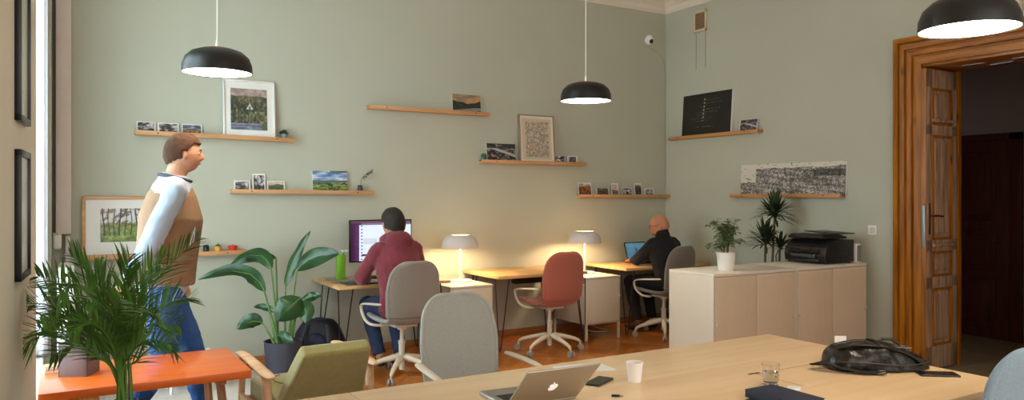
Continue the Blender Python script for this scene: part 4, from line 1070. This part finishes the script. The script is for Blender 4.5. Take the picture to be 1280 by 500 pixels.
big_leaf((376,372),(362,385),(346,402), 19, (.03,-.05), dt=(-.1,-.18,-.2), roll=.2)
big_leaf((373,382),(382,388),(382,404), 12, (.06,-.03), dt=(-.05,-.1,-.15), roll=.2)
big_leaf((375,380),(388,371),(403,369), 7, (.06,.03), dt=(.05,.05,.05), roll=.2)
big_leaf((343,390),(330,384),(317,384), 5, (-.04,.05), dt=(.1,.12,.15))
big_leaf((328,404),(313,402),(296,412), 11, (-.08,-.02), dt=(-.05,-.08,-.1), roll=.2)
big_leaf((346,420),(354,421),(368,428), 8, (.0,-.10), dt=(-.14,-.18,-.2), roll=.2)
# areca palm in the foreground
PP = V((.23, 3.36, 0))
t = thing('areca_palm', 'tall feathery palm in the left foreground before the orange table', 'potted palm', PP)
MB().lathe([(.001,0),(.13,0),(.17,.36),(.175,.38),(.16,.38),(.155,.33),(.001,.33)], 36).build('pot', mat('terracotta_dark', (96,70,60), .7), t)
MB().lathe([(.001,.34),(.154,.33)], 20).build('soil', MATS['dark_soil'], t)
rnd = random.Random(21)
def frond(spine, dt, ll=.2, seed=0, n=26):
    rn = random.Random(seed); T0 = 3.02
    P = [V((rn.uniform(-.05,.05), rn.uniform(-.05,.05), .33))]+[pt(p[0], p[1], T0+dt*(i+1)/len(spine))-PP for i, p in enumerate(spine)]
    # catmull-rom
    pts = []
    for i in range(len(P)-1):
        p0, p1, p2, p3 = P[max(i-1,0)], P[i], P[i+1], P[min(i+2, len(P)-1)]
        for k in range(8):
            u = k/8; pts.append(.5*((2*p1)+(-p0+p2)*u+(2*p0-5*p1+4*p2-p3)*u*u+(-p0+3*p1-3*p2+p3)*u**3))
    pts.append(P[-1]); N_ = len(pts); view = V((Fv[0], Fv[1], 0))
    def cl(p):
        x = p.x+PP.x; lim = wallx(p.y+PP.y)+.012
        if p.y+PP.y < 4.08 and x < lim: p = V((lim-PP.x, p.y, p.z))
        return p
    m = MB(); m.tube([cl(p) for p in pts], [max(.0012, .006*(1-i/N_)+.001) for i in range(N_)], 6)
    i0 = int(N_*.36); twist = rn.uniform(-.5, .5)
    for q in range(n):
        f = i0+(N_-1-i0)*q/(n-1); i = min(N_-2, int(f)); c = pts[i].lerp(pts[i+1], f-i); d = (pts[min(N_-1, i+1)]-pts[max(0, i-1)]).normalized()
        s = d.cross(view)
        if s.length < .1: s = V((1,0,0))
        s.normalize(); s = (s*math.cos(twist)+view*math.sin(twist)).normalized()
        env = math.sin(PI*(.18+.78*q/(n-1)))**.6
        for sg in (-1, 1):
            dd = (s*sg*rn.uniform(.75,.95)+d*rn.uniform(.9,1.4)+view*rn.uniform(-.3,.3)+V((0,0,.3))).normalized()
            L = ll*env*rn.uniform(.8,1.1); g = []
            ss = dd.cross(V((rn.uniform(-.4,.4), rn.uniform(-.4,.4), 1))).normalized()
            for k in range(6):
                u = k/5; cc = c+dd*L*u-V((0,0,1))*L*.16*u*u; w = .0058*math.sin(PI*min(1, u*.85+.12)) if k < 5 else .0004
                g.append([cl(cc-ss*w), cl(cc+V((0,0,-w*.4))), cl(cc+ss*w)])
            m.sheet(g)
    m.build('frond', M_LEAF2, t, 0)
FR = [([(152,470),(168,400),(200,345),(247,299)],.1,.17,30),([(150,470),(140,400),(112,345),(88,318)],.15,.17,26),([(148,470),(120,400),(80,360),(48,345)],.1,.17,26),
 ([(145,470),(105,410),(62,382),(30,380)],.0,.16,26),([(145,472),(105,425),(62,412),(32,430)],-.1,.15,24),([(150,470),(150,400),(156,350),(162,322)],-.1,.17,24),
 ([(152,472),(172,415),(208,380),(240,372)],.2,.15,24),([(152,475),(164,430),(190,405),(222,408)],-.2,.15,22),([(148,465),(122,430),(95,402),(72,396)],-.25,.15,24),
 ([(150,470),(138,390),(126,350),(118,335)],.3,.15,22),([(152,470),(165,390),(182,355),(200,338)],.3,.16,24),([(148,475),(122,445),(92,432),(64,446)],.05,.14,22),
 ([(155,478),(172,450),(198,430),(220,440)],.1,.12,18),([(150,470),(130,385),(95,355),(70,372)],-.3,.16,24),([(150,470),(145,410),(132,375),(110,380)],-.35,.15,22),
 ([(152,470),(158,410),(172,385),(195,392)],-.35,.15,22),([(150,470),(128,410),(90,390),(55,405)],.25,.15,22),([(151,470),(160,395),(176,350),(206,320)],.0,.15,24),
 ([(146,474),(110,440),(80,418),(50,412)],-.3,.14,20),([(150,474),(140,430),(118,405),(90,412)],-.42,.14,20),([(153,474),(166,440),(186,425),(210,430)],-.3,.12,18),
 ([(149,470),(142,420),(146,390),(150,372)],-.45,.15,22)]
for k, (sp, dt, ll, n) in enumerate(FR): frond(sp, dt, ll, 100+k, n)
m = MB()
for k in range(9):
    a = k*2*PI/9; m.tube([(.05*math.cos(a), .05*math.sin(a), .33), (.03*math.cos(a)-.01, .03*math.sin(a), .62), (.02*math.cos(a)-.01, .02*math.sin(a), .85)], [.009,.007,.004], 7)
m.build('canes', M_STEM, t)
MB().tube([V((.05*math.cos(a*PI/6)-.01, .05*math.sin(a*PI/6), .70)) for a in range(12)], .003, 5, close=True).build('tie', M_BLACK, t)

# ================================================================ BAG ON THE FLOOR
t = thing('cloth_rucksack', 'dark navy rucksack slumped on the floor under the left desk', 'rucksack', (1.98, 6.62, 0), R(-25))
M_NAVY = mat('navy_nylon', (24,26,40), .55, var=.3, scale=10, bump=.3, bscale=16)
m = MB(); rings = []
for i in range(16):
    u = i/15; z = .004+.42*u; s = 1.12*(math.sin(PI*(.12+.80*u)))**.5
    rings.append([V(((.20*s)*math.cos(2*PI*k/24)*(1+.14*noise.noise(V((k*.6, u*5, 1)))), (.13*s)*math.sin(2*PI*k/24)*(1+.2*noise.noise(V((k*.5, u*5, 5)))), z)) for k in range(24)])
m.loft(rings).build('body', M_NAVY, t, 60, [SUB])
MB().ball((-.02,-.12,.20), (.11,.05,.12)).build('front_pocket', mat('navy_pocket', (34,36,64), .5, var=.2, bump=.3, bscale=14), t)
for x in (-.09, .08): MB().tube([(x,-.09,.38),(x*1.2,-.15,.30),(x*1.3,-.17,.18),(x*1.1,-.15,.06)], (.005,.02), 8, side=(0,1,0)).build('strap', M_BLACK, t, 60)
MB().tube([(-.04,0,.395),(-.03,-.01,.43),(.03,-.01,.43),(.04,0,.395)], .007, 8).build('handle', mat('teal_handle', (40,84,110), .6), t)

# ================================================================ PEOPLE
VOX = 'REMESH'
def vox(s, it=2): return [('REMESH', dict(mode='VOXEL', voxel_size=s, use_smooth_shade=True)), ('SMOOTH', dict(factor=.5, iterations=it))]
def head_mesh(m, c, M, k=1.0):
    t = bmesh.new(); bmesh.ops.create_uvsphere(t, u_segments=40, v_segments=30, radius=1)
    def gs(p, q, s): return math.exp(-((p-V(q)).length_squared)/(s*s))
    for v in t.verts:
        p = v.co.copy(); x, y, z = p
        q = V((x*.076, y*.097, z*.118))
        if z < 0: q.x *= 1+.22*z; q.y = q.y*(1+.10*z)+(.012*(-z) if y > 0 else .0); 
        if y < 0 and z < -.3: q.y *= 1-.25*(-z-.3)
        q += V((0,1,0))*(.024*gs(p, (0,.97,-.18), .15)+.014*gs(p, (0,.97,-.02), .13)+.006*gs(p, (0,.93,-.47), .16)+.012*gs(p, (0,.80,-.80), .22)+.006*gs(p, (0,.9,.22), .35))
        for sx in (-1, 1): q -= V((0,1,0))*.011*gs(p, (sx*.36,.9,.06), .17)
        v.co = q*k
    t.transform(Matrix.Translation(c) @ M); m.merge(t)
    for sx in (-1, 1):
        e = M @ V((sx*.076*k, -.005, -.008)); m.ball(V(c)+e, (.010,.020,.033), M=M @ Matrix.Rotation(R(-12*sx), 4, 'Z'), n=12)
def hand(m, w, d, n, side, curl=.5, k=1.0):
    """w wrist, d finger direction, n back-of-hand normal, side +1 thumb towards d x n"""
    d = V(d).normalized(); n = V(n); n = (n-d*n.dot(d)).normalized(); s = d.cross(n).normalized()*side
    m.tube([w-d*.02, w+d*.02, w+d*.05, w+d*.085], [(.016*k,.024*k),(.016*k,.034*k),(.015*k,.04*k),(.012*k,.038*k)], 12, side=n)
    for i, (off, L) in enumerate(((.030,.070),(.010,.080),(-.010,.074),(-.029,.058))):
        b = w+d*.078*k+s*off*k; a = curl; p = [b]; dd = d.copy()
        for j, f in enumerate((.45,.3,.25)):
            dd = (dd*math.cos(a*(.5+.5*j))-n*math.sin(a*(.5+.5*j))).normalized(); p.append(p[-1]+dd*L*f*k)
        m.tube(p, [.0092*k,.0088*k,.008*k,.0065*k], 8)
    b = w+d*.02*k+s*.026*k; m.tube([b, b+(s*.8+d*.7-n*.2).normalized()*.03*k, b+(s*.6+d*1.1-n*.4).normalized()*.06*k], [.012*k,.010*k,.008*k], 8)
def limb(m, a, b, c, r0, r1, r2, bulge=.0):
    a, b, c = V(a), V(b), V(c)
    pts = [a, a.lerp(b,.35), a.lerp(b,.7), b, b.lerp(c,.3), b.lerp(c,.65), c]
    m.tube(pts, [r0, r0*.97, (r0+r1)/2*.98, r1, (r1+r2)/2*1.10, (r1+r2)/2*.92, r2], 14)
    m.ball(b, r1*1.0); m.ball(a, r0*.98)
def person(label, loc, rz, J, cols, head_rot=(0,0,0), bald=False, hk=1.0, skin=M_SKIN, top='hoodie', curl=.5, scale=1.0):
    root_loc = V(loc); m = MB(); Jv = {k: V(v) for k, v in J.items()}
    hm = Matrix.Rotation(head_rot[2], 4, 'Z') @ Matrix.Rotation(head_rot[0], 4, 'X') @ Matrix.Rotation(head_rot[1], 4, 'Y')
    pel, wst, chs, shc, nk, hd = (Jv[k] for k in ('pelvis','waist','chest','shc','neck','head'))
    X = Jv['shR']-Jv['shL']; X.normalize(); k = scale
    tor = [pel-(wst-pel)*.55, pel, wst, chs, shc, nk]
    def torso(mm, rr): mm.tube(tor[:len(rr)], [(a*k, b*k) for a, b in rr], 20, side=X)
    torso(m, [(.12,.09),(.155,.11),(.135,.095),(.165,.11),(.12,.085),(.055,.058)])
    m.tube([nk-V((0,0,.06)), nk, hd-hm @ V((0,.012,.04))], [.062*k,.056*k,.055*k], 16)
    head_mesh(m, hd, hm, hk)
    for s in ('L','R'):
        limb(m, Jv['sh'+s], Jv['el'+s], Jv['wr'+s], .048*k, .038*k, .026*k)
        dd = Jv.get('hd'+s, Jv['wr'+s]-Jv['el'+s]); hand(m, Jv['wr'+s], dd, Jv.get('hn'+s, V((0,0,1))), 1 if s == 'R' else -1, curl)
        limb(m, Jv['hip'+s], Jv['kn'+s], Jv['an'+s], .082*k, .056*k, .038*k)
        f = Jv.get('ft'+s, V((0,1,-.1))).normalized(); m.tube([Jv['an'+s]-f*.04-V((0,0,.04)), Jv['an'+s]+f*.05-V((0,0,.045)), Jv['an'+s]+f*.15-V((0,0,.06))], [(.035,.036),(.034,.042),(.018,.036)], 12, side=(0,0,1))
    o = m.build('person', skin, None, 60, vox(.0065)); o.location = loc; o.rotation_euler = (0,0,rz); tag(o, label, 'person')
    # --- top garment
    g = MB(); e = .026 if top == 'hoodie' else .02
    torso(g, [(.135+e,.10+e),(.165+e,.12+e),(.15+e,.115+e),(.172+e,.12+e),((.165 if top == 'hoodie' else .135)+e,.085+e),(.068,.07)])
    for s in ('L','R'):
        sh, el, wr = Jv['sh'+s], Jv['el'+s], Jv['wr'+s]; limb(g, sh-V((0,0,.008)), el, el.lerp(wr, .92), (.053+e*.55)*k, (.045+e*.6)*k, (.034+e*.2)*k)
        g.tube([sh, sh.lerp(shc, .5), shc], [(.055+e*.6)*k, (.062+e*.6)*k, (.07)*k], 14)
    if top == 'hoodie':
        ring = []
        for a in range(14):
            th = a*2*PI/14; ring.append(nk+V((.098*math.cos(th), .085*math.sin(th)-.012, -.005+.030*math.sin(th+PI))) )
        g.tube(ring, .040, 10, close=True)
        g.ball(nk+V((0,-.105,-.03)), (.125,.055,.085)); g.ball(nk+V((0,-.125,-.095)), (.085,.042,.075)); g.ball(nk+V((0,-.130,-.15)), (.045,.03,.05))
    if top == 'sweater': g.tube([nk-V((0,0,.04)), nk+V((0,0.0,.02)), nk+V((0,.012,.05))], [(.085,.085),(.072,.074),(.068,.070)], 16, side=X)
    tex = bpy.data.textures.new('fold_noise', 'CLOUDS'); tex.noise_scale = .09
    cl = g.build({'hoodie':'hoodie','sweater':'sweater','shirt':'shirt'}[top], cols['top'], o, 60, vox(.010, 3)+[('DISPLACE', dict(texture=tex, strength=.022, mid_level=.5))])
    # --- trousers
    g = MB(); g.tube(tor[:3], [(.15*k,.115*k),(.17*k,.125*k),(.155*k,.11*k)], 20, side=X)
    for s in ('L','R'): limb(g, Jv['hip'+s], Jv['kn'+s], Jv['kn'+s].lerp(Jv['an'+s], .95), .098*k, .074*k, .056*k)
    g.build('trousers', cols['legs'], o, 60, vox(.010, 3)+[('DISPLACE', dict(texture=tex, strength=.018, mid_level=.5))])
    for s in ('L','R'):
        f = Jv.get('ft'+s, V((0,1,-.1))).normalized(); a = Jv['an'+s]
        MB().tube([a-f*.075-V((0,0,.042)), a-f*.05-V((0,0,.045)), a+f*.05-V((0,0,.05)), a+f*.14-V((0,0,.058)), a+f*.18-V((0,0,.062))], [(.02,.02),(.045,.042),(.042,.046),(.028,.044),(.014,.022)], 14, side=(0,0,1)).build('shoe', cols['shoe'], o, 60, [SUB])
    # eyes
    hm0 = hm; hm = hm @ Matrix.Scale(hk, 4)
    for sx in (-1, 1):
        MB().ball(hd+hm @ V((sx*.029,.083,.008)), (.011,.007,.006), M=hm).build('eye', mat('eye_white', (225,220,215), .3), o)
        MB().tube([hd+hm @ V((sx*.016,.097,.026)), hd+hm @ V((sx*.030,.096,.031)), hd+hm @ V((sx*.046,.086,.027))], .0035, 6).build('eyebrow', cols.get('hair', M_BLACK), o)
    MB().tube([hd+hm @ V((-.022,.092,-.056)), hd+hm @ V((0,.101,-.054)), hd+hm @ V((.022,.092,-.056))], .0045, 6).build('lips', mat('lip_skin', (160,92,80), .5), o)
    if not bald:
        t = bmesh.new(); bmesh.ops.create_uvsphere(t, u_segments=40, v_segments=30, radius=1); dele = []
        for v in t.verts:
            x, y, z = v.co; edge = .42 if y > .55 else (.42-(.55-y)*.55 if y > .28 else (-.12 if y > .16 else (.02 if y > -.12 else -.30-(-.12-y)*.45)))
            if z < edge: dele.append(v); continue
            f = 1.13+.05*noise.noise(V((x*5, y*5, z*5)))+.02*noise.noise(V((x*16, y*16, z*16)))+(.04*max(0, z) if y > .1 else 0)+.05*max(0, -y)
            v.co = V((x*.081, y*.100, z*.114))*f
        bmesh.ops.delete(t, geom=dele, context='VERTS'); t.transform(Matrix.Translation(hd) @ hm)
        h = MB(); h.merge(t); h.build('hair', cols['hair'], o, 80, [('SOLIDIFY', dict(thickness=.014, offset=-1)), SUB])
    return o, hd, hm
C_MAR = mat('maroon_cotton', (120,46,56), .9, var=.08, scale=8, bump=.12, bscale=250, sheen=.2)
C_JEAN = mat('dark_blue_denim', (34,46,74), .85, var=.2, scale=12, bump=.2, bscale=300)
C_HAIR = mat('dark_brown_hair', (40,28,22), .6, var=.3, scale=40, stretch=(1,1,6), bump=.5, bscale=90)
C_BLK = mat('black_knit', (22,22,24), .9, var=.15, scale=10, bump=.2, bscale=200)
C_SHOE = mat('dark_shoe', (36,36,42), .5)
person('seated man in a maroon hoodie seen from behind, typing at the left desk', (2.46, 5.97, 0), 0, dict(
    pelvis=(0,-.06,.56), waist=(0,-.045,.70), chest=(0,.0,.93), shc=(0,.04,1.07), neck=(0,.075,1.155), head=(.005,.13,1.272),
    shL=(-.175,.04,1.055), shR=(.175,.04,1.055), elL=(-.27,.16,.815), elR=(.27,.15,.815), wrL=(-.13,.38,.785), wrR=(.12,.38,.785), hdL=(.2,1,0), hdR=(-.2,1,0),
    hipL=(-.09,-.03,.565), hipR=(.09,-.03,.565), knL=(-.13,.40,.555), knR=(.12,.40,.555), anL=(-.06,.26,.11), anR=(.10,.20,.11)),
    dict(top=C_MAR, legs=C_JEAN, hair=C_HAIR, shoe=C_SHOE), head_rot=(R(-8),0,R(6)), hk=1.12)
o, hd, hm = person('seated bald man in a black sweater and glasses typing at the corner desk', (5.64, 6.18, 0), R(6), dict(
    pelvis=(0,-.08,.56), waist=(.01,-.05,.70), chest=(.04,.02,.91), shc=(.06,.05,1.0), neck=(.08,.085,1.075), head=(.085,.125,1.182),
    shL=(-.12,.06,.985), shR=(.235,.04,.985), elL=(-.17,.24,.80), elR=(.27,.22,.80), wrL=(-.03,.43,.785), wrR=(.17,.45,.785), hdL=(.35,1,-.05), hdR=(-.3,1,-.05),
    hipL=(-.09,-.05,.565), hipR=(.09,-.05,.565), knL=(-.12,.38,.555), knR=(.13,.38,.555), anL=(-.08,.30,.11), anR=(.13,.28,.11)),
    dict(top=C_BLK, legs=mat('black_trousers', (24,24,30), .9), hair=mat('sandy_brow', (120,84,60), .8), shoe=C_SHOE), head_rot=(R(-14),0,R(38)), bald=True, hk=1.08, skin=M_SKIN2, top='sweater')
g = MB()
for sx in (-1, 1):
    g.tube([hd+hm @ V((sx*.031+.02*math.cos(a*PI/6), .104, .006+.016*math.sin(a*PI/6))) for a in range(12)], .0022, 6, close=True)
    g.tube([hd+hm @ V((sx*.051,.102,.012)), hd+hm @ V((sx*.078,.05,.012)), hd+hm @ V((sx*.080,-.01,.008))], .0022, 6)
g.tube([hd+hm @ V((-.011,.105,.008)), hd+hm @ V((.011,.105,.008))], .002, 6)
gl = g.build('glasses', M_BLACK, o)
t = bmesh.new(); bmesh.ops.create_uvsphere(t, u_segments=32, v_segments=24, radius=1)
bmesh.ops.delete(t, geom=[v for v in t.verts if v.co.z > -.42 or v.co.y < .15], context='VERTS')
for v in t.verts: x, y, z = v.co; v.co = V((x*.080*(1+.2*z), y*.108+.012*(-z), z*.126))
t.transform(Matrix.Translation(hd) @ hm); MB().merge(t).build('beard', mat('short_grey_beard', (132,104,84), .9, var=.3, scale=80), o, 80, [('SOLIDIFY', dict(thickness=.004, offset=-1))])
# walking man: faces +X
WS = 1.07
wo, hd, hm = person('man walking past the wall in a tan waistcoat, pale blue shirt and jeans', (.55, 5.00, 0), R(-90), dict(
    pelvis=(0,-.02,1.0), waist=(0,0,1.16), chest=(0,.03,1.40), shc=(0,.035,1.565), neck=(0,.055,1.645), head=(0,.10,1.775),
    shL=(-.18,.03,1.55), shR=(.18,.03,1.55), elL=(-.20,.02,1.25), elR=(.23,-.10,1.26), wrL=(-.18,.10,1.00), wrR=(.22,-.22,1.02), hdL=(0,.3,-1), hdR=(0,-.3,-1), hnL=(-1,0,0), hnR=(1,0,0),
    hipL=(-.09,-.02,.98), hipR=(.09,-.02,.98), knL=(-.09,.16,.55), knR=(.09,-.02,.54), anL=(-.09,.24,.12), anR=(.09,-.28,.17), ftL=(0,1,0), ftR=(0,1,-.4)),
    dict(top=mat('pale_blue_cotton', (164,176,192), .9, var=.05, scale=8), legs=mat('blue_denim', (44,82,140), .85, var=.2, scale=12), hair=mat('chestnut_hair', (66,40,24), .95, var=.3, scale=40, bump=.4), shoe=mat('brown_shoe', (90,62,44), .5)),
    head_rot=(R(-4),0,0), top='shirt', scale=WS, curl=.6)
# waistcoat as a child of the man
g = MB(); tor = [(0,-.01,.99),(0,.005,1.12),(0,.03,1.38),(0,.035,1.52),(0,.045,1.60)]
g.tube([V(p) for p in tor], [(.220,.175),(.212,.172),(.228,.182),(.172,.140),(.095,.095)], 22, side=(1,0,0))
g.build('waistcoat', mat('tan_brown_wool', (136,106,80), .9, var=.12, scale=10, bump=.2, bscale=200), wo, 60, vox(.010, 3))
MB().tube([V((.085*math.cos(a*PI/7), .05+.08*math.sin(a*PI/7), 1.625-.02*math.sin(a*PI/7))) for a in range(14)], (.012,.024), 8, side=(0,0,1), close=True).build('collar', mat('dark_collar', (70,72,80), .9), wo)

# ================================================================ LIGHT, WORLD, CAMERA
wd = bpy.data.worlds.new('World'); bpy.context.scene.world = wd; wd.use_nodes = True
bg = wd.node_tree.nodes['Background']; bg.inputs[0].default_value = (1.0, .96, .90, 1); bg.inputs[1].default_value = .42
def area(name, loc, rot, sx, sy, e, col):
    l = bpy.data.lights.new(name, 'AREA'); l.shape = 'RECTANGLE'; l.size = sx; l.size_y = sy; l.energy = e; l.color = col
    o = bpy.data.objects.new(name, l); C.objects.link(o); o.location = loc; o.rotation_euler = rot; return o
area('window_daylight', (-.60, 5.19, 1.95), (0, R(-90), 0), 3.0, 2.1, 90, (.74,.92,.97))
area('room_daylight', (1.9, -.95, 2.2), (R(80), 0, R(-2)), 4.2, 2.6, 44, (1.0,.95,.86))
for x, y in ((.824, 4.87), (3.625, 4.88), (3.50, 1.84)):
    l = bpy.data.lights.new('pendant_light', 'SPOT'); l.energy = 22; l.color = (1,.82,.6); l.spot_size = R(125); l.spot_blend = .6; l.shadow_soft_size = .15
    o = bpy.data.objects.new('pendant_light', l); C.objects.link(o); o.location = (x, y, 2.255)
sc = bpy.context.scene
cam = bpy.data.cameras.new('camera'); co = bpy.data.objects.new('camera', cam); C.objects.link(co); sc.camera = co
cam.sensor_width = 36; cam.lens = FPX/1280*36; cam.shift_y = -6/1280; cam.clip_start = .05
co.location = (0, 0, HC); co.rotation_euler = (R(90), 0, -YAW)
sc.view_settings.view_transform = 'Standard'; sc.view_settings.look = 'None'; sc.view_settings.gamma = 1; sc.view_settings.use_curve_mapping = False
sc.view_settings.exposure = 0.78
sc.cycles.max_bounces = 8
